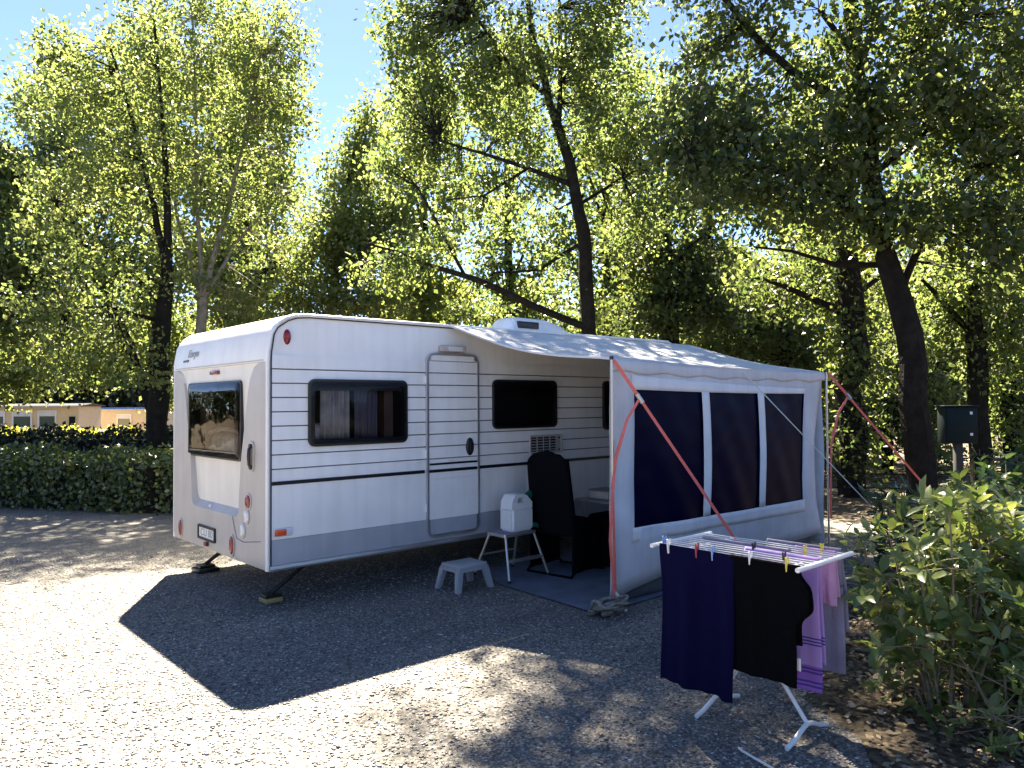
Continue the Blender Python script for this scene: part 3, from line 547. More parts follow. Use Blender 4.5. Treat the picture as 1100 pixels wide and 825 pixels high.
TREES['bg_2']=dict(
trunk=[(7.48,18.44,1.27,0.22),(7.51,18.29,4.99,0.17),(7.4,18.27,8.4,0.12),(7.35,18.18,12.58,0.05)],
limbs=[[(7.49,18.31,4.99,0.07),(6.78,18.88,6.85,0.03)],[(7.48,18.3,5.61,0.07),(8.04,17.72,7.46,0.03)],[(7.41,18.29,7.78,0.06),(6.87,18.69,9.95,0.03)],[(7.4,18.27,8.4,0.06),(7.88,17.77,10.56,0.03)]],
blobs=[(7.02,17.65,13.08,0.72,1.27,626),(7.04,19.54,12.26,0.97,1.34,798),(8.26,18.45,12.25,0.97,1.34,798),(7.01,17.75,10.3,1.03,1.27,900),(6.47,18.28,8.91,1.03,1.27,900),(7.77,17.12,8.9,1.03,1.27,900),(7.6,19.19,7.84,1.09,1.34,900),(6.5,18.35,6.13,1.03,1.27,900),(7.8,17.18,6.11,1.03,1.27,900),(7.09,17.86,4.73,0.88,1.27,765),(7.17,19.72,3.43,0.93,1.34,765),(8.34,18.67,3.42,0.93,1.34,765)])
TREES['bg_3']=dict(
trunk=[(11.28,13.67,1.25,0.22),(11.3,13.53,4.82,0.17),(11.2,13.52,8.09,0.12),(11.16,13.43,11.66,0.05)],
limbs=[[(11.28,13.55,4.82,0.07),(10.69,14.03,6.61,0.03)],[(11.28,13.54,5.41,0.07),(11.74,13.06,7.19,0.03)],[(11.21,13.53,7.5,0.06),(10.76,13.86,9.58,0.03)],[(11.2,13.52,8.09,0.06),(11.6,13.09,10.17,0.03)]],
blobs=[(10.73,12.99,12.14,0.6,1.22,487),(11.09,14.58,11.35,0.81,1.29,621),(12.11,13.66,11.34,0.81,1.29,621),(10.73,13.08,9.47,0.86,1.22,700),(10.28,13.53,8.14,0.86,1.22,700),(11.37,12.56,8.13,0.86,1.22,700),(11.57,14.3,7.11,0.92,1.29,700),(10.4,13.52,5.47,0.73,1.22,595),(11.32,12.69,5.46,0.73,1.22,595),(10.81,13.19,4.13,0.73,1.22,595),(11.21,14.76,2.87,0.78,1.29,595),(12.19,13.88,2.86,0.78,1.29,595)])
TREES['bg_4']=dict(
trunk=[(14.6,13.38,1.19,0.22),(14.63,13.23,5.06,0.17),(14.51,13.21,8.6,0.12),(14.46,13.1,13.11,0.05)],
limbs=[[(14.6,13.25,5.06,0.07),(13.91,13.81,7.0,0.03)],[(14.6,13.23,5.7,0.07),(15.15,12.67,7.63,0.03)],[(14.52,13.22,7.96,0.06),(14.0,13.62,10.22,0.03)],[(14.51,13.21,8.6,0.06),(14.99,12.71,10.85,0.03)]],
blobs=[(13.97,12.72,13.64,0.71,1.32,417),(14.37,14.27,12.77,0.95,1.4,532),(15.57,13.2,12.76,0.95,1.4,532),(13.97,12.82,10.74,1.02,1.32,600),(13.44,13.35,9.3,1.02,1.32,600),(14.72,12.2,9.29,1.02,1.32,600),(14.92,13.93,8.18,1.07,1.4,600),(13.47,13.41,6.4,1.02,1.32,600),(14.75,12.26,6.39,1.02,1.32,600),(14.05,12.94,4.95,0.86,1.32,510),(14.5,14.46,3.6,0.91,1.4,510),(15.65,13.43,3.59,0.91,1.4,510)])
TREES['bg_5']=dict(
trunk=[(15.59,9.79,1.21,0.22),(15.62,9.65,4.78,0.17),(15.51,9.63,8.05,0.12),(15.46,9.53,12.52,0.05)],
limbs=[[(15.6,9.67,4.78,0.07),(14.87,10.27,6.57,0.03)],[(15.59,9.66,5.37,0.07),(16.19,9.06,7.15,0.03)],[(15.52,9.65,7.46,0.06),(14.97,10.08,9.55,0.03)],[(15.51,9.63,8.05,0.06),(16.02,9.11,10.13,0.03)]],
blobs=[(14.91,9.21,12.97,0.75,1.22,556),(15.41,10.67,12.24,1.02,1.29,710),(16.68,9.52,12.22,1.02,1.29,710),(14.9,9.3,10.3,1.08,1.22,800),(14.34,9.86,8.97,1.08,1.22,800),(15.69,8.63,8.96,1.08,1.22,800),(15.99,10.29,7.99,1.14,1.29,800),(14.37,9.92,6.31,1.08,1.22,800),(15.73,8.7,6.29,1.08,1.22,800),(14.98,9.41,4.97,0.92,1.22,680),(15.53,10.84,3.75,0.97,1.29,680),(16.76,9.74,3.74,0.97,1.29,680)])
TREES['bg_6']=dict(
trunk=[(18.89,8.17,1.16,0.22),(18.92,8.02,4.88,0.17),(18.81,8.01,8.29,0.12),(18.76,7.92,12.32,0.05)],
limbs=[[(18.89,8.05,4.88,0.07),(18.13,8.67,6.75,0.03)],[(18.89,8.03,5.5,0.07),(19.51,7.41,7.36,0.03)],[(18.82,8.02,7.67,0.06),(18.24,8.47,9.85,0.03)],[(18.81,8.01,8.29,0.06),(19.34,7.46,10.46,0.03)]],
blobs=[(18.14,7.65,12.82,0.78,1.27,556),(18.76,9.0,11.99,1.06,1.34,710),(20.09,7.81,11.98,1.06,1.34,710),(18.14,7.75,10.04,1.13,1.27,800),(17.54,8.33,8.66,1.13,1.27,800),(18.96,7.05,8.64,1.13,1.27,800),(19.36,8.61,7.58,1.19,1.34,800),(17.58,8.39,5.87,1.13,1.27,800),(18.99,7.12,5.86,1.13,1.27,800),(18.22,7.86,4.48,0.96,1.27,680),(18.89,9.18,3.17,1.01,1.34,680),(20.16,8.04,3.15,1.01,1.34,680)])
TREES['bg_7']=dict(
trunk=[(20.46,5.41,1.16,0.22),(20.49,5.27,4.73,0.17),(20.38,5.26,8.01,0.12),(20.35,5.19,10.98,0.05)],
limbs=[[(20.46,5.29,4.73,0.07),(19.74,5.89,6.53,0.03)],[(20.46,5.28,5.33,0.07),(21.06,4.68,7.11,0.03)],[(20.39,5.27,7.41,0.06),(19.83,5.7,9.5,0.03)],[(20.38,5.26,8.01,0.06),(20.89,4.73,10.09,0.03)]],
blobs=[(19.67,4.97,11.48,0.75,1.22,556),(20.45,6.18,10.65,1.02,1.29,710),(21.73,5.03,10.64,1.02,1.29,710),(19.67,5.07,8.81,1.08,1.22,800),(19.1,5.62,7.48,1.08,1.22,800),(20.46,4.4,7.47,1.08,1.22,800),(21.04,5.8,6.4,1.14,1.29,800),(19.24,5.59,4.81,0.92,1.22,680),(20.39,4.55,4.8,0.92,1.22,680),(19.75,5.17,3.47,0.92,1.22,680)])
TREES['bg_8']=dict(
trunk=[(24.42,3.2,1.11,0.22),(24.45,3.05,4.83,0.17),(24.34,3.03,8.24,0.12),(24.3,2.95,11.96,0.05)],
limbs=[[(24.43,3.07,4.83,0.07),(23.55,3.79,6.7,0.03)],[(24.42,3.05,5.45,0.07),(25.16,2.33,7.3,0.03)],[(24.35,3.05,7.62,0.06),(23.68,3.58,9.8,0.03)],[(24.34,3.03,8.24,0.06),(24.96,2.4,10.41,0.03)]],
blobs=[(23.53,2.81,12.47,0.91,1.27,556),(24.35,3.98,11.62,1.23,1.34,710),(25.91,2.59,11.61,1.23,1.34,710),(23.52,2.92,9.69,1.31,1.27,800),(22.82,3.59,8.31,1.31,1.27,800),(24.48,2.1,8.29,1.31,1.27,800),(25.05,3.5,7.2,1.39,1.34,800),(22.99,3.53,5.52,1.12,1.27,680),(24.39,2.27,5.51,1.12,1.27,680),(23.6,3.02,4.12,1.12,1.27,680),(24.49,4.15,2.8,1.18,1.34,680),(25.98,2.82,2.78,1.18,1.34,680)])
TREES['bg_9']=dict(
trunk=[(24.37,0.55,1.14,0.22),(24.4,0.41,4.57,0.17),(24.3,0.4,7.7,0.12),(24.27,0.33,10.55,0.05)],
limbs=[[(24.38,0.43,4.57,0.07),(23.68,1.0,6.28,0.03)],[(24.37,0.42,5.14,0.07),(24.94,-0.16,6.84,0.03)],[(24.31,0.41,7.13,0.06),(23.77,0.82,9.13,0.03)],[(24.3,0.4,7.7,0.06),(24.78,-0.11,9.69,0.03)]],
blobs=[(23.47,0.22,11.02,0.72,1.17,487),(24.57,1.14,10.25,0.97,1.24,621),(25.79,0.04,10.24,0.97,1.24,621),(23.46,0.32,8.46,1.03,1.17,700),(22.92,0.85,7.19,1.03,1.17,700),(24.22,-0.32,7.18,1.03,1.17,700),(25.13,0.78,6.17,1.1,1.24,700),(23.05,0.81,4.64,0.88,1.17,595),(24.16,-0.18,4.63,0.88,1.17,595),(23.54,0.42,3.35,0.88,1.17,595)])
TREES['bg_10']=dict(
trunk=[(0.1,26.43,1.32,0.22),(0.72,25.73,5.18,0.17),(1.21,25.18,8.72,0.12),(1.2,25.16,9.37,0.05)],
limbs=[[(0.7,25.75,5.18,0.07),(0.63,25.75,7.12,0.03)],[(1.29,25.2,5.82,0.07),(1.82,24.66,7.75,0.03)],[(1.22,25.19,8.08,0.06),(0.71,25.57,10.34,0.03)],[(1.21,25.18,8.72,0.06),(1.66,24.69,10.98,0.03)]],
blobs=[(1.02,24.5,9.98,0.68,1.32,556),(0.73,26.68,8.91,0.91,1.4,710),(1.88,25.65,8.9,0.91,1.4,710),(1.02,24.6,7.08,0.98,1.32,800),(0.61,25.02,5.64,0.83,1.32,680),(1.65,24.08,5.63,0.83,1.32,680),(1.28,26.34,4.32,0.88,1.4,680),(0.64,25.08,2.74,0.83,1.32,680),(1.69,24.14,2.73,0.83,1.32,680)])

G1, G2 = 'trees around the pitch', 'background trees beyond the pitch'
tree('poplar_tree', TREES['pale_a'], 'tall pale green tree with thick dark trunk behind the hedge left of the caravan', G1, M['lf_pale'], .10, M['bark'], mult=.27, clump=.2, thin=.8)
tree('poplar_tree', TREES['pale_b'], 'pale yellow green tree with fan of slim bare stems rising above the caravan rear', G1, M['lf_pale'], .10, M['barkp'], mult=.40, clump=.2, thin=.55)
tree('broadleaf_tree', TREES['left_c'], 'green tree at the left edge of the photo beside the tall pale trees', G1, M['lf_mid'], .14, M['bark'], mult=.45, clump=.2)
tree('broadleaf_tree', TREES['mid_d'], 'slender mid green tree behind the caravan beside the gap of blue sky', G1, M['lf_pale'], .125, M['bark'], mult=.6)
tree('yellow_tree', TREES['yellow_bush'], 'small bright yellow green tree just above the caravan roof', G2, M['lf_yel'], .17, M['bark'])
tree('oak_tree', TREES['tall_e'], 'tall open oak with dark curving trunk and long low limb behind the roof vent', G1, M['lf_mid'], .095, M['bark'], clump=.17, mult=.52, thin=.62)
tree('oak_tree', TREES['right_f'], 'big dark oak with thick leaning trunk and wide crown to the right of the awning', G1, M['lf_dark'], .105, M['bark'], clump=.16, mult=.29, thin=.85)
tree('ivy_tree', TREES['ivy_g'], 'dark straight trunk clothed in ivy right behind the far awning pole', G1, M['lf_dark'], .10, M['bark'], mult=.45)
tree('dark_tree', TREES['dark_h'], 'dark shaded tree standing behind the top of the awning roof', G2, M['lf_dark'], .12, M['bark'], mult=.45)
tree('woodland_tree', TREES['wood_i'], 'slim dark trunk directly above the green cabinet on its post', G2, M['lf_mid'], .10, M['bark'], mult=.6)
tree('woodland_tree', TREES['wood_j'], 'slim crooked trunk at the right edge of the photo', G2, M['lf_mid'], .10, M['bark'], mult=.6)
tree('woodland_tree', TREES['wood_k'], 'leafy young tree behind the middle of the awning roof', G2, M['lf_mid'], .12, M['bark'], mult=.6)
tree('woodland_tree', TREES['wood_l'], 'leafy young tree seen between the ivy trunk and the leaning trunk', G2, M['lf_mid'], .11, M['bark'], mult=.6)
BL = {0: 'tall background tree filling the left part of the pale thick trunked tree', 1: 'tall background tree between the two pale trees on the left', 2: 'tall background tree at the right side of the pale stemmed tree', 3: 'tall background tree right of the blue sky gap',
      4: 'tall background tree left of the open oak trunk', 5: 'tall background tree behind the open oak trunk', 6: 'tall background tree between the open oak and the leaning oak', 7: 'tall background tree behind the far end of the awning', 8: 'tall background tree right of the leaning oak trunk', 9: 'tall background tree at the right edge of the photo', 10: 'background tree at the left edge above the ochre chalet'}
for i in range(11):
    tree('background_tree', TREES['bg_%d' % i], BL[i], G2, M['lf_pale' if i in (0, 1, 2, 3, 10) else 'lf_mid' if i < 6 else 'lf_dark'], .16, M['bark'], twigs=False, clump=.28, mult=.5 if i in (3, 4, 5, 6, 7, 8, 9) else .75)
FL = ['distant sunlit tree behind the long low limb above the caravan roof', 'distant sunlit tree just right of the tall open oak trunk', 'distant sunlit tree above the middle of the awning roof',
      'distant sunlit tree above the far end of the awning', 'distant sunlit tree behind the leaning oak trunk', 'distant sunlit tree beyond the green cabinet at the right edge', 'distant tree seen between the two pale trees above the caravan rear']
for i in range(7):
    tree('distant_tree', TREES['far_%d' % i], FL[i], G2, M['lf_yel' if i in (1, 3) else 'lf_pale'], .2, M['bark'], twigs=False, clump=.34, mult=.6)
CL = ['dark conifer at the left edge behind the long ochre chalet', 'dark conifer behind the right part of the ochre chalet roof', 'dark conifer behind the gap between the two chalets', 'dark conifer behind the smaller blue roofed chalet']
for i in range(4):
    tree('conifer_tree', TREES['conif_%d' % i], CL[i], 'dark conifers behind the chalets', M['lf_con'], .5, M['bark'], twigs=False, clump=.7, mult=.8)

# ---------------------------------------------------------------- hedges
def hedge(path, wd, ht, n, size, m, label):
    P = [np.array(p, float) for p in path]; seg = [np.linalg.norm(b - a) for a, b in zip(P, P[1:])]; tot = sum(seg)
    root = empty('hedge', (*path[0], float(ground_z(*path[0]))), label, 'hedge', 'clipped hedges on the left')
    pos, nrm = [], []; bm = BM()
    for (a, b), s in zip(zip(P, P[1:]), seg):
        k = int(n * s / tot); t = RNG.random(k); dirv = (b - a) / s; nv = np.array([-dirv[1], dirv[0]])
        c = a + (b - a) * t[:, None]; gz = ground_z(c[:, 0], c[:, 1]); face = RNG.random(k); lump = .08 * np.sin(t * s * 3.1) + .06 * np.sin(t * s * 8.3 + 1) + .10 * (RNG.random(k) ** 8)
        o = np.where(face < .36, RNG.uniform(-1, 1, k), np.where(face < .72, -1., 1.)) * wd / 2
        h = np.where(face < .36, ht, RNG.random(k) ** .8 * ht) + lump * (face < .36) + RNG.normal(0, .05, k); o = o + RNG.normal(0, .085, k)
        pos.append(np.stack([c[:, 0] + nv[0] * o, c[:, 1] + nv[1] * o, gz + np.maximum(h, .03)], -1))
        nn = np.where((face < .36)[:, None], np.array([0, 0, 1.]), np.stack([nv[0] * np.sign(o), nv[1] * np.sign(o), .3 * np.ones(k)], -1)); nrm.append(nn)
        q = [a - nv * (wd / 2 - .12), b - nv * (wd / 2 - .12), b + nv * (wd / 2 - .12), a + nv * (wd / 2 - .12)]
        g0, g1 = float(ground_z(*a)), float(ground_z(*b)); gg = [g0, g1, g1, g0]
        lo = [bm.verts.new((x[0], x[1], g + .0)) for x, g in zip(q, gg)]; hi = [bm.verts.new((x[0], x[1], g + ht - .12)) for x, g in zip(q, gg)]
        bm.faces.new(hi); bm.faces.new(lo[::-1])
        for e in range(4): bm.faces.new((lo[e], lo[(e + 1) % 4], hi[(e + 1) % 4], hi[e]))
    obj('twig_core', bm, M['bark'], root, smooth=False)
    pos = np.concatenate(pos); nrm = np.concatenate(nrm); k = len(pos)
    V, F = leaves(QUAD, pos, RNG.normal(size=(k, 3)), nrm + RNG.normal(0, .55, (k, 3)), RNG.uniform(.6, 1.3, k) * size)
    np_mesh('foliage', V, F, m, root, np.repeat(RNG.random(k), 4))
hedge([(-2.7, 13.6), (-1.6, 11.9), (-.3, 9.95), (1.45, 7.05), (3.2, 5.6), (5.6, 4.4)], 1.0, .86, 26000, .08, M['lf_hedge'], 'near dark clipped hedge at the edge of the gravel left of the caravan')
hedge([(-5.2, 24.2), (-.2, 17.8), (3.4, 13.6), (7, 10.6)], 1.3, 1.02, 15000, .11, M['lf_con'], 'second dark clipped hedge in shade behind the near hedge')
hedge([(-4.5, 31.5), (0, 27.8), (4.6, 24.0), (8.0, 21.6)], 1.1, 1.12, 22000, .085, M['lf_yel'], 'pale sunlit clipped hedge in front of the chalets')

# far wood closing the horizon all round; unseen arc added to darken window reflections
n = 26000; an = RNG.random(n) * 2 * PI; rr_ = RNG.uniform(70, 84, n); top = 6.5 + 1.6 * np.sin(an * 9) + 1.2 * np.sin(an * 23 + 1) + .8 * np.sin(an * 51)
P = np.stack([rr_ * np.cos(an), rr_ * np.sin(an), -1 + (top + 1) * RNG.random(n) ** .75], -1)
V, F = leaves(QUAD, P, RNG.normal(size=(n, 3)), RNG.normal(size=(n, 3)) + np.array([0, 0, .4]), RNG.uniform(.9, 1.9, n))
tag(np_mesh('far_wood', V, F, M['lf_wood'], tint=np.repeat(RNG.random(n), 4)), 'far dark wood closing the horizon behind all the trees', 'wood', kind='stuff')
# ---------------------------------------------------------------- chalets
def chalet(name, a, b, depth, ht, wall, roofm, wins, door, label):
    a, b = Vector(a), Vector(b); d = (b - a); L = d.length; ang = math.atan2(d.y, d.x); gz = float(ground_z((a.x + b.x) / 2, (a.y + b.y) / 2))
    root = empty(name, (a.x, a.y, gz), label, 'chalet', 'holiday chalets beyond the hedges'); root.rotation_euler = (0, 0, ang)
    def put(n, bm, m, par=root, sm=False):
        o = obj(n, bm, m, None, sm); o.parent = par; return o
    bm = box(BM(), 0, L, 0, depth, -.3, ht); put('wall', bm, wall)
    bm = prism(BM(), [(-.25, ht + .003), (depth + .25, ht + .003), (depth + .25, ht + .05), (depth / 2, ht + .17), (-.25, ht + .05)], 'x', -.15, L + .15); put('roof', bm, roofm)
    bm = box(BM(), -.16, L + .16, -.29, -.252, ht - .02, ht + .06); put('fascia', bm, M['pale'])
    for x0, x1, z0, z1 in wins:
        bm = ring(BM(), rrect(x0 - .08, x1 + .08, z0 - .08, z1 + .08, .01, 1), rrect(x0, x1, z0, z1, .01, 1), 'y', -.06, -.003); fr = put('window', bm, M['winframe'])
        bm = box(BM(), x0 + .002, x1 - .002, -.03, -.004, z0 + .002, z1 - .002); put('pane', bm, M['winglass'], fr)
        bm = box(BM(), x0 + .004, x1 - .004, -.042, -.031, z1 - .22, z1 - .004); put('blind', bm, M['canvasw'], fr)
    if door:
        x0, x1 = door; bm = box(BM(), x0, x1, -.05, -.003, 0, 2.0); dd = put('door', bm, M['boxgreen'])
        bm = box(BM(), x0 + .08, x0 + .12, -.09, -.051, .95, 1.1); put('handle', bm, M['alu'], dd)
chalet('chalet', (-1.2, 41.2, 0), (6.45, 36.9, 0), 3.6, 2.5, M['chaletwall'], M['roofgrey'], [(2.2, 2.9, 1.5, 2.25), (3.5, 4.1, 1.5, 2.25), (4.7, 5.4, 1.5, 2.25), (5.85, 6.6, 1.5, 2.25), (7.0, 7.7, 1.5, 2.25)], (8.35, 8.62), 'long ochre chalet with pale roof and row of windows at the left edge')
chalet('chalet', (8.4, 45.8, 0), (12.0, 42.6, 0), 3.4, 2.25, M['chaletpale'], M['roofblue'], [(2.35, 3.1, 1.25, 1.95)], (.15, .95), 'small beige chalet with dark blue roof next to the dark tree trunk')

# ---------------------------------------------------------------- shrubs
def shrub(x, y, ht, sp, stems, whorls, size, m, label, seed, low=.25, lean=(0, 0)):
    global RNG
    RNG = np.random.default_rng(seed); gz = float(ground_z(x, y))
    root = empty('shrub', (x, y, gz), label, 'shrub', 'glossy shrubs at the right edge')
    bm = BM(); P, D, NR = [], [], []
    for s in range(stems):
        an = RNG.random() * 2 * PI; r_ = sp * RNG.random() ** .6; h = ht * RNG.uniform(.55, 1.05)
        b = np.array([x + .12 * math.cos(an), y + .12 * math.sin(an), gz - .03]); tip = np.array([x + r_ * math.cos(an) + lean[0] * h, y + r_ * math.sin(an) + lean[1] * h, gz + h])
        mid = b * .5 + tip * .5 + np.array([0, 0, .12 * h]) + RNG.normal(0, .05, 3); cur = [(1 - t) ** 2 * b + 2 * t * (1 - t) * mid + t * t * tip for t in np.linspace(0, 1, 7)]
        tube(bm, cur, [.011 - .0012 * i for i in range(7)], 5)
        for q in range(whorls):
            t = RNG.uniform(low, 1.) if q else 1.; c = (1 - t) ** 2 * b + 2 * t * (1 - t) * mid + t * t * tip
            off = RNG.normal(0, .10, 3) * np.array([1, 1, .7]) if q else np.zeros(3); e = c + off * (1.6 if t < .9 else .6); e[2] = max(e[2], gz + .05)
            if q: tube(bm, [c, (c + e) / 2 + np.array([0, 0, .015]), e], [.004, .003, .002], 3)
            axis = unit(off * .6 + np.array([0, 0, .12]) + RNG.normal(0, .05, 3)); k = int(RNG.integers(4, 8)); a0 = RNG.random() * 2 * PI
            t1 = unit(np.cross(axis, RNG.normal(size=3))); t2 = np.cross(axis, t1)
            for l in range(k):
                al = a0 + l * 2.4 + RNG.normal(0, .2); o = t1 * math.cos(al) + t2 * math.sin(al); up = RNG.uniform(.15, 1.0)
                P.append(e - axis * .03 * l * RNG.random()); D.append(o + axis * up); NR.append(axis - o * .35)
    obj('stems', bm, M['stem'], root)
    n = len(P); V, F = leaves(LONG, np.array(P), np.array(D), np.array(NR), RNG.uniform(.45, 1.25, n) * size)
    np_mesh('foliage', V, F, m, root, np.repeat(np.clip(RNG.beta(1.6, 2.2, n), 0, 1), 8), smooth=True)
shrub(2.03, -4.52, 1.18, .48, 14, 18, .115, M['lf_shrub'], 'tall glossy shrub with bare pale stems right beside the drying rack', 3, .15)
shrub(2.62, -4.86, 1.12, .50, 18, 26, .118, M['lf_shrub'], 'dense glossy shrub in the right foreground corner', 5, .06)
shrub(3.29, -4.32, 1.12, .55, 16, 26, .115, M['lf_shrub'], 'mid green glossy shrub behind the tall bare stemmed one', 6, .08)
shrub(3.5, -5.0, 1.2, .6, 16, 28, .11, M['lf_shrubd'], 'dark green shrub at the right edge of the photo', 8, .15)
shrub(4.6, -4.3, 1.35, .75, 18, 28, .115, M['lf_shrubd'], 'dark green shrub below the green cabinet at the right edge', 9, .15)
shrub(4.5, -3.5, .95, .6, 12, 18, .10, M['lf_shrubd'], 'low dark shrub in front of the cabinet post', 10, .15)
shrub(6.6, -3.9, 1.35, .8, 15, 20, .12, M['lf_shrubd'], 'far dark shrub beside the cabinet at the right edge', 12, .1)
shrub(1.75, -5.0, .42, .38, 9, 9, .07, M['lf_shrub'], 'low sparse seedling clump in the bottom right corner', 14, .1)
RNG = np.random.default_rng(77)

# ---------------------------------------------------------------- caravan  (rear wall x = 0, door side y = 0, far side y = 2.3)
W = 2.3; ZB = .35; HL = 6.25
van = empty('caravan', (3.1, 1.15, 0), 'white ribbed touring caravan with awning side door and cream rear', 'caravan')
arc = [(0, 2.11), (.003, 2.19), (.03, 2.34), (.062, 2.41), (.10, 2.455), (.16, 2.495), (.24, 2.522), (.36, 2.533)]
prof = [(.012, ZB), (0, ZB + .06), (0, .56)] + arc + [(3, 2.545), (5.6, 2.56), (5.9, 2.48), (6.1, 2.28), (6.2, 1.9), (HL, 1.0), (6.15, ZB)]
bm = prism(BM(), prof, 'y', 0, W); bmesh.ops.triangulate(bm, faces=[f for f in bm.faces if len(f.verts) > 4])
body = obj('body', bm, [M['white'], M['beige'], M['cream'], M['inside']], van)
cut = []
def cutter(bm): 
    o = obj('cut', bm, M['inside'], None, False); cut.append(o); return o
# shallow rear recess with sloping shelf
def rec(off): 
    P = [(.13, 2.105), (.24, 2.07), (.33, 1.97), (.375, 1.86), (.53, 1.25), (.565, .98)]
    P += [(.575 + .09 * (1 - math.cos(a)), .89 - .09 * math.sin(a)) for a in (0, .5, 1., 1.4)] + [(.72, .80)]
    P = [(y - off * .35 * (z < 2), z) for y, z in P]; Q = [(2.32 - y, z) for y, z in P[::-1]]; return P + Q
def xin(z): return .018 + .04 * (2.105 - z) / 1.3
bm = BM(); I, O_ = rec(0), rec(.1)
A = [bm.verts.new((xin(z), y, z)) for y, z in I]; B = [bm.verts.new((-.1, y, z - (.17 if z < .98 else .03 if z < 1.9 else 0))) for y, z in O_]
k = len(A)
for i in range(k): bm.faces.new((A[i], A[(i + 1) % k], B[(i + 1) % k], B[i]))
bm.faces.new(A[::-1]); bm.faces.new(B); bmesh.ops.triangulate(bm, faces=bm.faces[:]); cutter(bm)
cutter(box(BM(), .10, .55, .54, 1.86, 1.25, 1.95)); c_rear = cut[-1]
WIN = dict(big=(.374, 1.399, 1.374, 1.967), mid=(2.484, 3.441, 1.468, 1.995), front=(4.245, 5.0, 1.41, 2.005))
for (x0, x1, z0, z1) in WIN.values(): cutter(box(BM(), x0 + .035, x1 - .035, -.3, .34, z0 + .035, z1 - .035))
wcut = cut[2:]
boolean(body, cut[:1]); 
box_rear = cut[1]; bpy.data.objects.remove(box_rear); cut[1] = cutter(box(BM(), -.2, .50, .55, 1.87, 1.26, 1.945)); cut.pop()
boolean(body, [cut[1]] + wcut)
for p in body.data.polygons:
    c, nn = p.center, p.normal
    if (c.x > .09 and c.x < .51 and .54 < c.y < 1.88 and 1.25 < c.z < 1.96) or (.002 < c.y < .345 and 1.3 < c.z < 2.1 and c.x > .3 and c.x < 5.1): p.material_index = 3
    elif c.x < .09 and .0005 < c.y < W - .0005 and c.z < 2.112:
        p.material_index = 2 if (c.x > .012 and nn.x < -.9 and c.z > .75) else 1
        if c.x > .004 and c.z > 2.0 : p.material_index = 2
    elif nn.x < -.2 and c.x < .4: p.material_index = 2
    else: p.material_index = 0
body.data.polygons.foreach_set('use_smooth', [True] * len(body.data.polygons)); body.data.set_sharp_from_angle(angle=rad(28))
# ribbed side skin
GZ = [2.169 - .1215 * k for k in range(9)]
def skin(y0, zt, zb, grooves):
    P = [(0, zb)]; z = zb; yb = y0 - .003
    P.append((yb, zb))
    for g in sorted(grooves):
        if zb < g < zt: P += [(y0 + .002, g - .006), (y0 + .0145, g - .004), (y0 + .0145, g + .004), (yb, g + .0065)]
    P += [(y0, zt), (0, zt)]; return P
def side(x0, x1, zb, zt, y0): return prism(BM(), skin(y0, zt, zb, GZ), 'x', x0, x1)
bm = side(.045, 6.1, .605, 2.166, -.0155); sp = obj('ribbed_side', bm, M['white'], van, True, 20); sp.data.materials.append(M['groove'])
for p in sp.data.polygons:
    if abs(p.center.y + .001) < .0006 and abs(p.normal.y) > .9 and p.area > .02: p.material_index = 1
boolean(sp, wcut)
for c in [cut[0], cut[1]] + wcut: bpy.data.objects.remove(c)
obj('skirt_band', prism(BM(), [(-.001, .39), (-.016, .39), (-.0185, .602), (-.001, .602)], 'x', .045, 6.1), M['silver'], van, False)
bm = prism(BM(), [(-.001, .345), (-.022, .345), (-.026, .36), (-.022, .387), (-.001, .387)], 'x', .03, 6.1); obj('bottom_rail', bm, M['alu'], van, False)
bm = box(BM(), .046, 1.612, -.0245, -.0185, 1.062, 1.094, .003, 1); box(bm, 2.302, 6.05, -.0245, -.0185, 1.062, 1.094, .003, 1); obj('waist_stripe', bm, M['stripe'], van, False)
path = [(.014, -.008, ZB)] + [(.014 + x, -.008, z - (.012 if x > .05 else 0)) for x, z in arc] + [(3, -.008, 2.535), (5.6, -.008, 2.548)]
obj('edge_trim', tube(BM(), path, .017, 8), M['white'], van)
bm = tube(BM(), [(x + .024 + (.004 if z < 2.3 else .0), -.016, z - (.018 if z > 2.4 else .0)) for x, y, z in path[:-2]] + [(3, -.02, 2.508), (5.6, -.02, 2.52)], .0055, 6); obj('rubber_seal', bm, M['rubber'], van)
def sweep_far(): return tube(BM(), [(x, W + .004, z) for x, y, z in path], .017, 8)
obj('edge_trim', sweep_far(), M['white'], van)
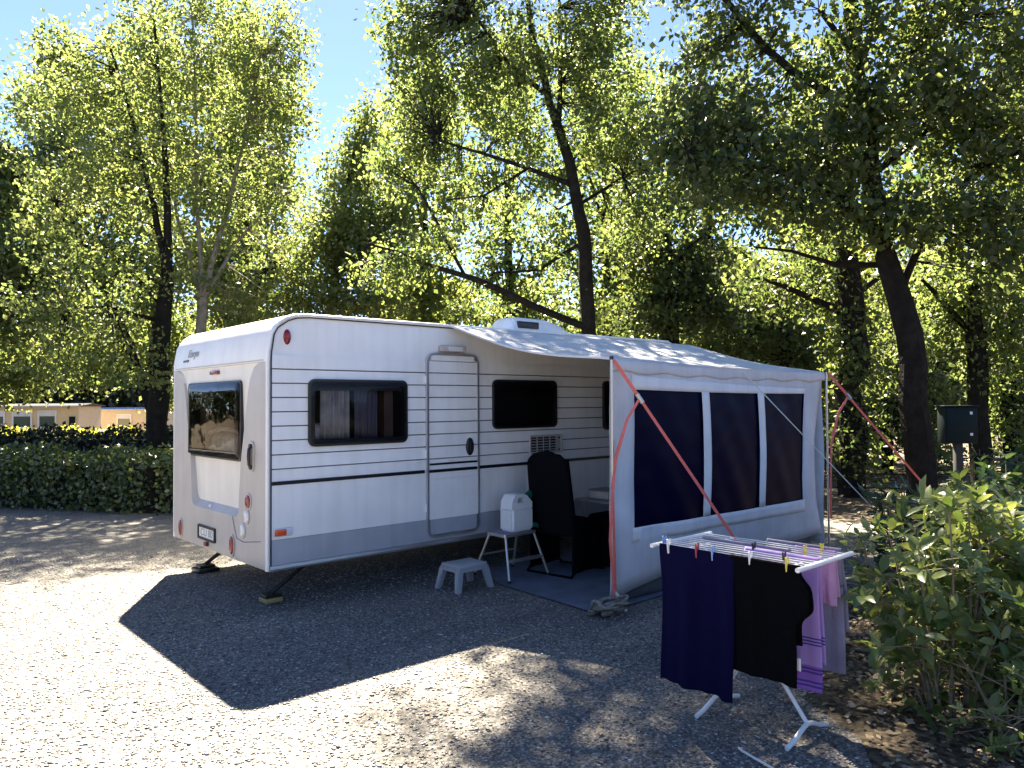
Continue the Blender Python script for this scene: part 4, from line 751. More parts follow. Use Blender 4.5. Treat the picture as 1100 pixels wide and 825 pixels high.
# windows on the door side
def side_window(x0, x1, z0, z1, cur=True):
    fr = obj('window', ring(BM(), rrect(x0, x1, z0, z1, .06), rrect(x0 + .05, x1 - .05, z0 + .05, z1 - .05, .045), 'y', -.045, -.0188), M['black'], van)
    bm = BM(); R = [rrect(x0 + .02 + q, x1 - .02 - q, z0 + .02 + q, z1 - .02 - q, .05) for q in (0, .02, .06)]
    V = [[bm.verts.new((x, y, z)) for x, z in P] for P, y in zip(R, (-.0455, -.055, -.060))]; k = len(R[0])
    for a, b in zip(V, V[1:]):
        for i in range(k): bm.faces.new((a[i], a[(i + 1) % k], b[(i + 1) % k], b[i]))
    bm.faces.new(V[-1]); pane = obj('pane', bm, M['glass'], fr)
    obj('inner_rim', ring(BM(), rrect(x0 + .052, x1 - .052, z0 + .052, z1 - .052, .04), rrect(x0 + .063, x1 - .063, z0 + .063, z1 - .10, .03), 'y', -.030, -.014), M['stripe'], fr)
    if cur:
        a = x0 + .07; L = x1 - x0 - .14
        o = obj('curtain', surf(BM(), lambda s, t: (a + L * (.10 + .33 * s), .05 + .022 * math.sin(s * 40) + .01 * math.sin(s * 17), z0 + .05 + (z1 - z0 - .09) * t), 60, 3), M['curtain'], fr); thick(o, .003)
        o = obj('curtain', surf(BM(), lambda s, t: (a + L * (.50 + .26 * s), .05 + .022 * math.sin(s * 37 + 1) + .01 * math.sin(s * 15), z0 + .05 + (z1 - z0 - .09) * t), 60, 3), M['greyc'], fr); thick(o, .003)
        obj('shelf_unit', box(BM(), x1 - .20, x1 - .10, .06, .2, z0 + .04, z1 - .06), M['wood'], fr, False)
        bm = box(BM(), x0 + .08, x0 + .30, .07, .25, z0 + .036, z0 + .20, .05, 3); obj('cushion_or_reflection', bm, M['pale'], fr)
    obj('latch', box(BM(), (x0 + x1) / 2 - .03, (x0 + x1) / 2 + .03, -.036, -.0285, z0 + .052, z0 + .075, .003, 1), M['black'], fr, False)
    return fr
side_window(*WIN['big']); side_window(*WIN['mid'], cur=False); side_window(*WIN['front'], cur=False)
# door
dx0, dx1, dz0, dz1 = 1.634, 2.280, .435, 2.240
bm = prism(BM(), [(y - .0195, z) if y < -.0005 else (-.019, z) for y, z in skin(-.0155, dz1 - .07, 1.0, GZ)], 'x', dx0 + .012, dx1 - .012)
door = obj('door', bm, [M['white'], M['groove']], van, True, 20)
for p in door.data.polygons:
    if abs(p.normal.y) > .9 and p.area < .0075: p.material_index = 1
bm = prism(BM(), [(-.0192, dz0 + .02), (-.036, dz0 + .02), (-.038, .60), (-.0192, .60)], 'x', dx0 + .03, dx1 - .03); obj('lower_panel', bm, M['silver'], door, False)
bm = prism(BM(), [(-.0191, .602), (-.038, .602), (-.038, .998), (-.0191, .998)], 'x', dx0 + .012, dx1 - .012); obj('plain_panel', bm, M['white'], door, False); bm = prism(BM(), [(-.0191, dz1 - .069), (-.0345, dz1 - .069), (-.0345, dz1 - .006), (-.0191, dz1 - .006)], 'x', dx0 + .05, dx1 - .05); obj('top_panel', bm, M['white'], door, False)
obj('door_frame', ring(BM(), rrect(dx0 - .008, dx1 + .008, dz0 - .008, dz1 + .008, .095, 7), rrect(dx0 + .014, dx1 - .014, dz0 + .014, dz1 - .014, .078, 7), 'y', -.046, -.0187), M['alu'], door)
bm = box(BM(), dx0 + .02, dx1 - .02, -.043, -.0362, 1.062, 1.092, .002, 1); box(bm, dx0 + .02, dx1 - .02, -.0435, -.0385, 1.135, 1.155, .002, 1); obj('trim_strip', bm, M['stripe'], door, False)
hd = obj('handle', dome(BM(), 2.165, 1.30, .052, .092, 'y', -.034, -.056), M['black'], door)
obj('grip', box(BM(), 2.150, 2.182, -.070, -.054, 1.255, 1.35, .008), M['stripe'], hd)
for hz in (.72, 1.25, 1.98): obj('hinge', tube(BM(), [(dx0 - .016, -.03, hz - .035), (dx0 - .016, -.03, hz + .035)], .011, 8), M['white'], door)
for hx in (1.50, 1.88): obj('door_catch', box(BM(), hx, hx + .07, -.042 if hx < 1.6 else -.056, -.0185 if hx < 1.6 else -.0385, 1.172, 1.19, .004, 1), M['white'], van if hx < 1.6 else door, False)
lamp = obj('door_lamp', box(BM(), 1.79, 2.10, -.075, -.0005, 2.262, 2.325, .012), M['pale'], van)
obj('lens', box(BM(), 1.87, 2.05, -.082, -.0755, 2.272, 2.314, .002, 1), M['lens'], lamp, False)
# fridge vent, hatch, lamps
fv = obj('fridge_vent', ring(BM(), rrect(3.02, 3.53, 1.175, 1.385, .02), rrect(3.035, 3.515, 1.19, 1.37, .012), 'y', -.035, -.0188), M['pale'], van)
bm = box(BM(), 3.034, 3.516, -.0225, -.0189, 1.189, 1.371); obj('vent_back', bm, M['pale'], fv, False)
for k in range(4):
    x0 = 3.045 + k * .10
    obj('grille', box(BM(), x0, x0 + .08, -.029, -.0227, 1.20, 1.36, .003, 1), M['rubber'], fv, False)
    bm = BM(); [box(bm, x0 + .003, x0 + .077, -.032, -.0292, 1.215 + q * .03, 1.223 + q * .03) for q in range(5)]; obj('louvre', bm, M['pale'], fv, False)
for z in (1.21, 1.345): obj('screw', dome(BM(), 3.485, z, .016, .012, 'y', -.0227, -.029, 10), M['black'], fv)
obj('flue', box(BM(), 3.00, 3.055, -.045, -.0188, .74, .99, .008), M['white'], van)
def side_lamp(name, x, z, rx, rz, m): 
    o = obj(name, dome(BM(), x, z, rx + .012, rz + .012, 'y', -.0012, -.013), M['white'] if m != 'red' else M['red'], van)
    obj('lens', dome(BM(), x, z, rx, rz, 'y', -.0125, -.03), M[m], o)
side_lamp('marker_lamp', .19, 2.325, .022, .055, 'red')
rf = obj('side_reflector', box(BM(), .055, .225, -.038, -.0188, .63, .70, .012), M['lens'], van); obj('lens', box(BM(), .062, .165, -.048, -.0385, .638, .692, .008), M['orange'], rf)
# roof vent
rv = obj('roof_vent', box(BM(), 3.22, 4.18, .44, .90, 2.535, 2.62, .02), M['white'], van)
bm = BM(); Q = [(.44, 2.60), (.47, 2.72), (.54, 2.765), (.82, 2.765), (.87, 2.72), (.90, 2.60)]
V = [[bm.verts.new((x, y, 2.602 + (z - 2.60) * h)) for y, z in Q] for x, h in ((3.23, .12), (3.25, .75), (3.30, 1.), (3.80, 1.), (4.03, .75), (4.17, .12))]
for a, b in zip(V, V[1:]):
    for i in range(5): bm.faces.new((a[i], a[i + 1], b[i + 1], b[i]))
bm.faces.new(V[0]); bm.faces.new(V[-1][::-1]); bm.faces.new([v[0] for v in V]); bm.faces.new([v[-1] for v in V][::-1])
obj('cover', bm, M['white'], rv, True, 50); obj('vent_window', box(BM(), 3.29, 3.62, .428, .48, 2.632, 2.712, .006), M['stripe'], rv)
# rear
rw = obj('rear_window', ring(BM(), rrect(.535, 1.885, 1.235, 1.965, .045), rrect(.59, 1.83, 1.30, 1.905, .03), 'x', .004, .055), M['black'], van)
bm = BM(); R = [rrect(.55 + q, 1.87 - q, 1.25 + q, 1.95 - q, .04) for q in (0, .02, .07)]; V = [[bm.verts.new((x, y, z)) for y, z in P] for P, x in zip(R, (.0035, -.008, -.014))]; k = len(R[0])
for a, b in zip(V, V[1:]):
    for i in range(k): bm.faces.new((a[i], a[(i + 1) % k], b[(i + 1) % k], b[i]))
bm.faces.new(V[-1]); obj('pane', bm, M['glassd'], rw)
obj('blind', box(BM(), .60, 1.82, .06, .09, 1.85, 1.915, .01), M['curtain'], rw) if False else obj('blind', box(BM(), .07, .10, .60, 1.82, 1.84, 1.925, .008), M['stripe'], rw)
o = obj('curtain', surf(BM(), lambda s, t: (.12 + .02 * math.sin(s * 30), .585 + .20 * s + .10 * s * (1 - t) ** 2, 1.29 + .60 * t), 30, 8), M['pale'], rw); thick(o, .004)
o = obj('curtain', surf(BM(), lambda s, t: (.12 + .02 * math.sin(s * 25), 1.66 + .16 * s, 1.29 + .60 * t), 24, 3), M['wood'], rw); thick(o, .004)
bm = box(BM(), .16, .44, .75, 1.72, 1.262, 1.46, .07, 4); obj('cushion_or_reflection', bm, M['curtain'], rw)  # added rounded form, shaped like the pale reflections in the rear pane
bm = tube(BM(), [(.15, .80 + .9 * t, 1.46 + .05 * math.sin(PI * t)) for t in np.linspace(0, 1, 9)], .022, 8); obj('reflection_curve', bm, M['pale'], rw)  # added pale curve, part of the same shaped-in reflection
obj('cabinet', box(BM(), .40, .48, .9, 1.70, 1.50, 1.80, .01), M['wood'], rw)
bm = prism(BM(), [(y, z) for y, z in [(.05, 2.118), (2.25, 2.118), (2.25, 2.128), (.05, 2.128)]], 'x', -.003, .002); prism(bm, [(.12, 2.066), (.9, 2.088), (.9, 2.094), (.12, 2.072)], 'x', -.002, .0) if False else None; obj('cap_seam', bm, M['beige'], van, False)
obj('brake_lamp', box(BM(), -.004, .03, 1.07, 1.27, 2.035, 2.072, .006), M['red'], van)
def rear_round(name, y, z, ry, rz, m):
    o = obj(name, ring(BM(), oval(y, z, ry + .016, rz + .016), oval(y, z, ry - .002, rz - .002), 'x', -.008, .002), M['beige'], van); obj('lens', dome(BM(), y, z, ry, rz, 'x', -.001, -.022), M[m], o)
rear_round('tail_lamp', .345, .90, .055, .06, 'red'); rear_round('reversing_lamp', .385, .765, .05, .055, 'lens'); rear_round('fog_lamp', .47, .635, .05, .055, 'lens')
rear_round('rear_reflector', .705, .475, .045, .085, 'red'); rear_round('rear_reflector', 2.06, .475, .045, .085, 'red')
bm = tube(BM(), [(-.0015, .10, .585), (-.0015, .45, .535), (-.0015, .60, .55), (-.0015, .665, .66), (-.0015, .70, .735)], .004, 6); obj('bumper_seam', bm, M['greyc'], van)
gh = obj('grab_handle', ring(BM(), rrect(.215, .345, 1.165, 1.425, .045), rrect(.232, .328, 1.182, 1.408, .032), 'x', -.014, .003), M['beige'], van)
obj('handle_recess', box(BM(), -.002, .004, .235, .325, 1.185, 1.405, .002, 1), M['black'], gh, False)
obj('grip', tube(BM(), [(-.004, .25, 1.19), (-.04, .25, 1.23), (-.045, .25, 1.30), (-.04, .25, 1.36), (-.004, .25, 1.40)], .013, 8), M['black'], gh)
pf = obj('number_plate', ring(BM(), rrect(1.10, 1.55, .435, .575, .018), rrect(1.125, 1.525, .458, .552, .012), 'x', -.016, .002), M['stripe'], van)
obj('plate_face', box(BM(), -.007, -.0005, 1.124, 1.526, .457, .553), M['plate'], pf, False)
RREAR = Matrix(((0, 0, -1), (-1, 0, 0), (0, 1, 0)))
text('plate_lettering', 'CU 80', .098, M['greytext'], pf, (-.008, 1.325, .503), RREAR, .001, sx=1.2)
obj('plate_lamp', box(BM(), -.03, .002, 1.285, 1.345, .385, .425, .006), M['red'], van)
lg = text('logo_lettering', 'Eneyn', .115, M['greytext'], van, (.0105, 1.76, 2.265), Matrix.Rotation(rad(8), 3, 'Y') @ RREAR, .002, .35, 1.1)
obj('logo_mark', prism(BM(), [(2.02, 2.185), (1.88, 2.185), (1.86, 2.207), (2.0, 2.207)], 'x', -.003, .006), M['stripe'], van, False)
obj('shelf_emblem', dome(BM(), 1.30, .772, .022, .018, 'x', .03, .006, 12), M['lens'], van)
# running gear
def wheel(y0, y1):
    t = obj('wheel', tube(BM(), [(3.45 + .26 * math.cos(a), (y0 + y1) / 2, .315 + .26 * math.sin(a)) for a in np.linspace(0, 2 * PI, 33)[:-1]], .09, 10, True, sx=1.0, sy=.62), M['rubber'], van)
    obj('rim', prism(BM(), oval(3.45, .315, .2, .2, 24), 'y', y0 + .03, y1 - .03), M['alu'], t)
wheel(.12, .30); wheel(2.0, 2.18)
bm = box(BM(), .35, 6.2, .62, .68, .22, ZB - .002); box(bm, .35, 6.2, 1.62, 1.68, .22, ZB - .002); tube(bm, [(3.45, .2, .315), (3.45, 2.1, .315)], .035, 8)
obj('chassis', bm, M['rubber'], van, False)
bm = tube(BM(), [(6.1, .65, .28), (7.3, 1.1, .40)], .04, 6); tube(bm, [(6.1, 1.65, .28), (7.3, 1.2, .40)], .04, 6); tube(bm, [(7.2, 1.15, .42), (7.55, 1.15, .44)], .045, 8); tube(bm, [(7.0, 1.15, .75), (7.0, 1.15, .03)], .03, 8); obj('drawbar', bm, M['steel'], van)
def leg(x0, y, x1): 
    bm = tube(BM(), [(x0, y, ZB - .01), (x1, y, .075)], .02, 6); box(bm, x1 - .08, x1 + .08, y - .07, y + .07, .046, .072, .006, 1); obj('corner_steady', bm, M['black'], van)
for x0, y, x1 in ((.62, .34, .20), (.62, 1.98, .22), (5.6, .34, 6.0), (5.6, 1.98, 6.0)): leg(x0, y, x1)
tag(obj('levelling_pad', box(BM(), .12, .28, .26, .42, .002, .045, .01), M['yellow']), 'yellow levelling pad under the near rear corner leg of the caravan', 'pad', 'levelling pads')
tag(obj('levelling_pad', box(BM(), .11, .33, 1.87, 2.09, .002, .045, .01), M['black']), 'dark levelling pad under the far rear corner leg of the caravan', 'pad', 'levelling pads')

# ---------------------------------------------------------------- awning
aw = empty('awning', (4.1, -1.0, 0), 'pale grey canvas awning with three dark windows along the caravan side', 'awning')
def roof_pt(s, t):     # s along the caravan, t from the rail down to the front
    x = (1.92 + 4.16 * s) * (1 - t) + (2.19 + 3.88 * s) * t; y = -.028 - 1.875 * t - .012
    z = 2.525 * (1 - t) + (2.115 - .03 * s) * t - .10 * math.sin(PI * t) ** 1.2 * (.35 + .65 * abs(2 * s - 1) ** .5 * (s < .5) + .25 * (s >= .5)) * .9
    z += .012 * math.sin(9 * s * PI) * math.sin(PI * t) + .03 * math.sin(PI * s) * t * 0 - .02 * math.sin(PI * s) * t
    return (x, y, z)
o = obj('roof_canvas', surf(BM(), roof_pt, 48, 24), M['roofcloth'], aw, True, 60); thick(o, .004)
def fr_pt(u, v):       # front wall: u along, v up; returns world point with sag, bulge and the pulled-in far edge
    zt = 2.112 - .03 * u - .02 * math.sin(PI * u); zb = .19 + .035 * math.sin(u * 17) * (u < .35) - .005 * u
    if u < .18: zb = .055 + (.19 - .055) * (u / .18) ** .7
    zw = .645 - .035 * u
    z = zb + (zw - zb) * v / .2395 if v < .2395 else zw + (zt - zw) * (v - .2395) / .7605
    x = 2.185 + 3.87 * u; x += -.04 * (1 - v) * (1 - u) - (.24 * math.sin(PI * min(1, v * 1.02)) ** .8 * .9 + .10 * (1 - v)) * u ** 6
    wr = .010 * math.sin(u * 30 - v * 14) * max(0, 1 - u * 2.2) * (1 - v) + .008 * math.sin(u * 22 + v * 19) * u ** 3 * (1 - v)
    y = -1.913 + wr - .05 * math.sin(PI * u) * math.sin(PI * v) - .010 * math.sin(u * 25 + v * 6) * (1 - v) * .8
    return (x, y, z)
US = [0, .03, .055, .08, .20, .27, .343, .366, .45, .53, .607, .632, .73, .81, .885, .91, .94, .97, 1.0]; VS = [0, .06, .12, .18, .2395, .35, .47, .60, .70, .78, .878, .93, .965, 1.0]
PAN = [(.08, .343), (.366, .607), (.632, .885)]; V0, V1 = .2395, .878
bm = BM(); G = [[bm.verts.new(fr_pt(u, v)) for v in VS] for u in US]
for i in range(len(US) - 1):
    for j in range(len(VS) - 1):
        if any(a - 1e-6 <= US[i] and US[i + 1] <= b + 1e-6 for a, b in PAN) and VS[j] >= V0 - 1e-6 and VS[j + 1] <= V1 + 1e-6: continue
        bm.faces.new((G[i][j], G[i + 1][j], G[i + 1][j + 1], G[i][j + 1]))
o = obj('front_wall', bm, M['canvas'], aw, True, 60); thick(o, .004)
def patch(u0, u1, v0, v1, off, nu=16, nv=4):
    def fn(s, t):
        x, y, z = fr_pt(u0 + (u1 - u0) * s, (v0[0] + (v0[1] - v0[0]) * s) * (1 - t) + (v1[0] + (v1[1] - v1[0]) * s) * t); return (x, y + off, z)
    return surf(BM(), fn, nu, nv)
bt = obj('window_border', patch(.072, .892, (.870, .870), (.935, .90), -.006, 30, 3), M['canvasw'], aw, True, 60); thick(bt, .004)
bb = obj('window_border', patch(.072, .892, (.186, .17), (.247, .247), -.006, 30, 3), M['canvasw'], aw, True, 60); thick(bb, .004)
for a, b in ((.343, .366), (.607, .632)): o = obj('window_divider', patch(a - .004, b + .004, (.245, .245), (.872, .872), -.0075, 3, 16), M['canvasw'], aw, True, 60); thick(o, .004)
def fold(s, t, k):
    return .45 * (.012 * math.sin((s * 1.1 + t * .9) * 13 + k) * (1 - .6 * t) * math.sin(PI * s) + .008 * math.sin((s * .7 - t * 1.4) * 22 + 2 * k) * t * (1 - s) + .003 * math.sin(t * 31 + k + 5 * s))
for k, (a, b) in enumerate(PAN):
    def fn(s, t, a=a, b=b, k=k):
        x, y, z = fr_pt(a - .006 + (b - a + .012) * s, V0 - .004 + (V1 - V0 + .008) * t); return (x, y + .012 + fold(s, t, k), z)
    o = obj('tinted_window', surf(BM(), fn, 40, 40), M['foil'], aw, True, 60); thick(o, .002)
def flap_pt(s, t):
    u = .02 + .93 * s; x, y, z = fr_pt(u, .0); return (x + .02 * t, y + .015 + .05 * t + .02 * math.sin(s * 20) * (t), z * (1 - t) + .012 * t + .02 * (1 - t))
o = obj('mud_flap', surf(BM(), flap_pt, 40, 4), M['flap'], aw, True, 60); thick(o, .003)
o = obj('side_wall', surf(BM(), lambda s, t: (6.05 - .10 * math.sin(PI * t) * (1 - s), -.06 - 1.84 * s + .01 * math.sin(t * 9), .06 + (roof_pt(1, s)[2] - .075) * t), 16, 14), M['canvas'], aw, True, 60); thick(o, .004)
# valance hem along the roof front edge and piping along the open edge
o = obj('valance', surf(BM(), lambda s, t: (roof_pt(s, 1)[0], -1.925 - .008 * math.sin(PI * t), roof_pt(s, 1)[2] - .004 - .105 * t + .012 * math.sin(s * 40) * t), 60, 5), M['canvas'], aw, True, 60); thick(o, .004)
obj('edge_piping', tube(BM(), [roof_pt(0, t) for t in np.linspace(0, 1, 14)], .011, 6), M['canvasw'], aw)
for x, z1 in ((2.178, 2.105), (6.085, 2.085), ):
    p = obj('pole', tube(BM(), [(x, -1.935, .004), (x, -1.935, z1)], .0125, 10), M['steel'], aw)
    obj('pole_cap', tube(BM(), [(x, -1.935, z1), (x + .0, -1.935, z1 + .03)], .018, 8), M['black'], p)
    obj('pole_foot', tube(BM(), [(x, -1.935, .0), (x, -1.935, .012)], [.04, .03], 10), M['black'], p)
obj('pole', tube(BM(), [(2.2, -1.92, 2.085), (6.05, -1.92, 2.055)], .0115, 8), M['steel'], aw)
bm = BM(); prism(bm, [(1.98, -1.93), (6.0, -1.93), (6.0, -.05), (2.35, -.05), (2.06, -.6)], 'z', .013, .018)
tag(obj('ground_sheet', bm, M['sheet'], None, False), 'blue grey ground sheet spread under the awning', 'ground sheet')

# ---------------------------------------------------------------- storm straps, guy line, rope
def along(a, b, t): return tuple(np.array(a) + (np.array(b) - np.array(a)) * t)
def storm(top, peg, tb, hang, label):
    root = empty('storm_strap', peg, label, 'strap', 'red storm straps of the awning')
    B = along(top, peg, tb); sd = Vector((.743, -.669, 0))
    a = obj('strap_upper', ribbon(BM(), [top, B], .030, .003, sd), M['strap'], root, False)
    obj('strap_lower', ribbon(BM(), [B, along(B, peg, .5), peg], .025, .003, sd), M['strap'], root, False)
    for k, L in enumerate(hang): obj('loose_strap', ribbon(BM(), [B] + L, .022, .003, sd), M['strap'], root, False)
    d = (np.array(peg) - np.array(top)); d /= np.linalg.norm(d); q = np.array(B)
    bk = tube(BM(), [tuple(q - d * .045), tuple(q + d * .045)], .02, 8); obj('buckle', bk, M['steel'], root)
    obj('peg', tube(BM(), [(peg[0] - .02, peg[1] + .03, -.06), (peg[0], peg[1], .03), (peg[0] + .02, peg[1] - .01, .05)], .007, 6), M['steel'], root)
storm((2.19, -1.95, 2.10), (3.38, -2.75, .01), .155, [[(2.27, -2.02, 1.60), (2.175, -1.975, 1.30), (2.14, -1.965, 1.05), (2.15, -1.965, .62), (2.17, -1.96, .10)], [(2.26, -2.03, 1.60), (2.15, -1.99, 1.25), (2.115, -1.98, .95), (2.09, -1.975, .60), (2.15, -1.965, .12)]], 'red strap from the near awning pole to the ground behind the drying rack')
storm((6.09, -1.96, 2.075), (8.03, -2.82, .01), .135, [[(6.19, -2.03, 1.60), (6.11, -1.98, 1.33)], [(6.2, -2.03, 1.62), (6.105, -1.97, 1.2), (6.09, -1.965, .7), (6.08, -1.965, .35)]], 'red strap from the far awning pole running down into the shrubs')
g = tag(obj('guy_line', tube(BM(), [(4.22, -1.94, 2.05), (5.91, -3.06, .01)], .0055, 6), M['cord']), 'thin white guy line slanting from the awning front into the shrubs', 'guy line')
rp = empty('rope_bundle', (2.05, -1.93, 0), 'untidy heap of pale rope at the foot of the near awning pole', 'rope')
for q in range(8):
    r0 = .05 + .010 * q; ph = RNG.random() * 6; cx, cy = 2.02 + RNG.normal(0, .03), -1.98 + RNG.normal(0, .03)
    obj('rope_loop', tube(BM(), [(cx + (r0 + .025 * math.sin(3 * a + ph)) * math.cos(a) * 1.35, cy + (r0 + .02 * math.cos(4 * a + ph)) * math.sin(a) * .8, .035 + .012 * q + .02 * math.sin(2 * a + ph)) for a in np.linspace(0, 2 * PI, 25)[:-1]], .011 + .003 * (q % 3), 7, True), M['rope'], rp)
obj('rope_knot', tube(BM(), [(2.16, -1.96, .16), (2.20, -2.0, .10), (2.17, -2.03, .05), (2.19, -2.06, .02)], .014, 7), M['cord'], rp)

# ---------------------------------------------------------------- things under the awning
st = empty('plastic_stool', (1.74, -.45, 0), 'low grey plastic step stool on the gravel below the caravan door', 'stool')
bm = box(BM(), 1.575, 1.925, -.60, -.32, .205, .245, .018, 3); obj('seat', bm, M['stool'], st)
obj('apron', ring(BM(), rrect(1.565, 1.935, -.61, -.31, .03), rrect(1.59, 1.91, -.585, -.335, .02), 'z', .185, .216), M['stool'], st)
bm = BM(); [box(bm, 1.62 + .07 * i, 1.65 + .07 * i, -.55, -.37, .2455, .2485, .001, 1) for i in range(4)]; obj('tread', bm, M['stool'], st, False)
for sx, sy in ((0, 0), (1, 0), (0, 1), (1, 1)):
    x, y = (1.60, 1.90)[sx], (-.575, -.345)[sy]; dx, dy = (-.045, .045)[sx], (-.04, .04)[sy]
    bm = BM(); h = .033
    T_ = [(x - h, y - h), (x + h, y - h), (x + h, y + h), (x - h, y + h)]; Bq = [(a * .0 + x + dx + (a - x) * .8, y + dy + (b - y) * .8) for a, b in T_]
    A = [bm.verts.new((a, b, .21)) for a, b in T_]; Bv = [bm.verts.new((a, b, .004)) for a, b in Bq]
    for k in range(4): bm.faces.new((A[k], A[(k + 1) % 4], Bv[(k + 1) % 4], Bv[k]))
    bm.faces.new(A); bm.faces.new(Bv[::-1]); bmesh.ops.bevel(bm, geom=bm.edges[:], offset=.008, segments=2, affect='EDGES'); obj('leg', bm, M['stool'], st)
ss = empty('step_stool', (2.38, -.42, 0), 'folding aluminium step stool with the water canister on top', 'step stool')
bm = box(BM(), 2.18, 2.58, -.56, -.30, .435, .462, .008, 2); obj('platform', bm, M['greyc'], ss)
obj('platform_rim', ring(BM(), rrect(2.168, 2.592, -.572, -.288, .02), rrect(2.181, 2.579, -.559, -.301, .012), 'z', .43, .458), M['steel'], ss)
for x, y, fx, fy in ((2.19, -.555, 2.115, -.69), (2.57, -.555, 2.64, -.69), (2.19, -.31, 2.12, -.16), (2.57, -.31, 2.64, -.16)):
    l = obj('leg', tube(BM(), [(x, y, .435), (fx, fy, .03)], .0125, 8), M['steel'], ss); obj('rubber_foot', tube(BM(), [(fx, fy, .045), (fx, fy, .020)], .018, 8), M['rubber'], l)
for y, z in ((-.63, .20), (-.215, .22)): obj('crossbar', tube(BM(), [(2.15, y, z), (2.61, y, z)], .011, 8), M['steel'], ss)
obj('step', box(BM(), 2.17, 2.59, -.675, -.60, .205, .222, .005, 1), M['steel'], ss)
wc = empty('water_canister', (2.42, -.45, .463), 'white plastic water canister with dark green cap and tap', 'canister')
bm = prism(BM(), [(2.285, .464), (2.575, .464), (2.575, .70), (2.285, .70)], 'y', -.55, -.35); bmesh.ops.bevel(bm, geom=bm.edges[:], offset=.022, segments=3, affect='EDGES'); obj('tank', bm, M['jug'], wc)
bm = ring(BM(), [(2.29, .685), (2.57, .685), (2.57, .745), (2.50, .815), (2.465, .83), (2.40, .83), (2.345, .825), (2.30, .765)], [(2.375, .745), (2.47, .745), (2.48, .755), (2.475, .785), (2.46, .797), (2.42, .799), (2.385, .797), (2.368, .775)], 'y', -.535, -.365); bmesh.ops.bevel(bm, geom=[e for e in bm.edges if e.calc_face_angle(0) > 1.0], offset=.012, segments=2, affect='EDGES'); obj('shoulder_handle', bm, M['jug'], wc)
obj('cap', tube(BM(), [(2.555, -.45, .775), (2.63, -.45, .812)], .042, 14), M['green'], wc)
obj('tap', tube(BM(), [(2.56, -.53, .51), (2.61, -.56, .51), (2.615, -.57, .485)], [.024, .024, .014], 10), M['green'], wc)
bm = box(BM(), 2.305, 2.555, -.5535, -.5502, .50, .67, .001, 1); obj('ribs', bm, M['jug'], wc, False)
# chair
ch = empty('camping_chair', (2.85, -.62, 0), 'tall backed black padded camping chair in the shade by the caravan wall', 'chair'); 
def cp(a, b, z):   # local: a = forward, b = left, chair faces the table
    th = rad(8); return (2.93 + a * math.cos(th) - b * math.sin(th), -.66 + a * math.sin(th) + b * math.cos(th), z)
def back_pt(s, t): # outline of the back, rounded top
    wv = .275 * (1 - .12 * t) * (math.sqrt(max(0, 1 - ((t - .86) / .14) ** 2)) * .35 + .65 if t > .86 else 1); return cp(-.20 - .11 * t - .03 * math.cos(PI * (s - .5)) , (s - .5) * 2 * wv, .42 + .84 * t - (.05 * (2 * s - 1) ** 2 if t > .9 else 0))
o = obj('backrest', surf(BM(), back_pt, 14, 26), M['chair'], ch, True, 60); thick(o, .055)
o = obj('seat', surf(BM(), lambda s, t: cp(-.22 + .50 * s, (t - .5) * .48, .44 + .02 * s - .015 * math.sin(PI * t)), 10, 10), M['chair'], ch, True, 60); thick(o, .05)
for q in (-1, 1):
    pass
    obj('leg', tube(BM(), [cp(-.16, q * .25, .42), cp(.0, q * .27, .28), cp(.28, q * .27, .03)], .013, 8), M['chair'], ch); obj('leg', tube(BM(), [cp(.20, q * .255, .42), cp(.0, q * .275, .25), cp(-.30, q * .275, .03)], .013, 8), M['chair'], ch)
for a in (-.29, .27): obj('foot_bar', tube(BM(), [cp(a, -.27, .03), cp(a, .27, .03)], .012, 8), M['chair'], ch)
for q in (-1, 1):
    o = obj('shade_panel', surf(BM(), lambda s, t, q=q: cp(-.26 + .50 * s, q * (.262 + .008 * math.sin(s * 9)), .06 + .58 * t - .10 * s * t), 8, 8), M['chair'], ch, True, 60); thick(o, .012)  # added black panels stand in for the shade below the chair
obj('footrest', box(BM(), *sorted((cp(.25, 0, 0)[0], cp(.5, 0, 0)[0])), -.84, -.42, .40, .45, .02), M['chair'], ch)
tb = empty('camping_table', (3.6, -.85, 0), 'grey camping table behind the chair under the awning', 'table')
obj('tabletop', box(BM(), 3.25, 4.25, -1.22, -.48, .685, .712, .008), M['tablegrey'], tb)
for x in (3.32, 4.18):
    for y in (-1.15, -.55): obj('leg', tube(BM(), [(x, y, .685), (x + .03 * (1 if x > 3.7 else -1), y, .02)], .015, 8), M['steel'], tb)
bg_ = empty('storage_bag', (3.55, -.85, .02), 'black storage bag under the camping table', 'bag')
obj('bag', box(BM(), 3.30, 3.95, -1.12, -.58, .02, .56, .07, 3), M['chair'], bg_); obj('carry_handle', tube(BM(), [(3.45, -.85, .555), (3.5, -.85, .62), (3.72, -.85, .62), (3.77, -.85, .555)], .014, 8), M['black'], bg_)
bx = empty('storage_box', (3.5, -.7, .713), 'small pale plastic box standing on the camping table', 'box')
obj('tub', box(BM(), 3.36, 3.62, -.86, -.60, .714, .80, .012), M['pale'], bx); obj('lid', box(BM(), 3.35, 3.63, -.87, -.59, .8005, .815, .004, 1), M['tablegrey'], bx)

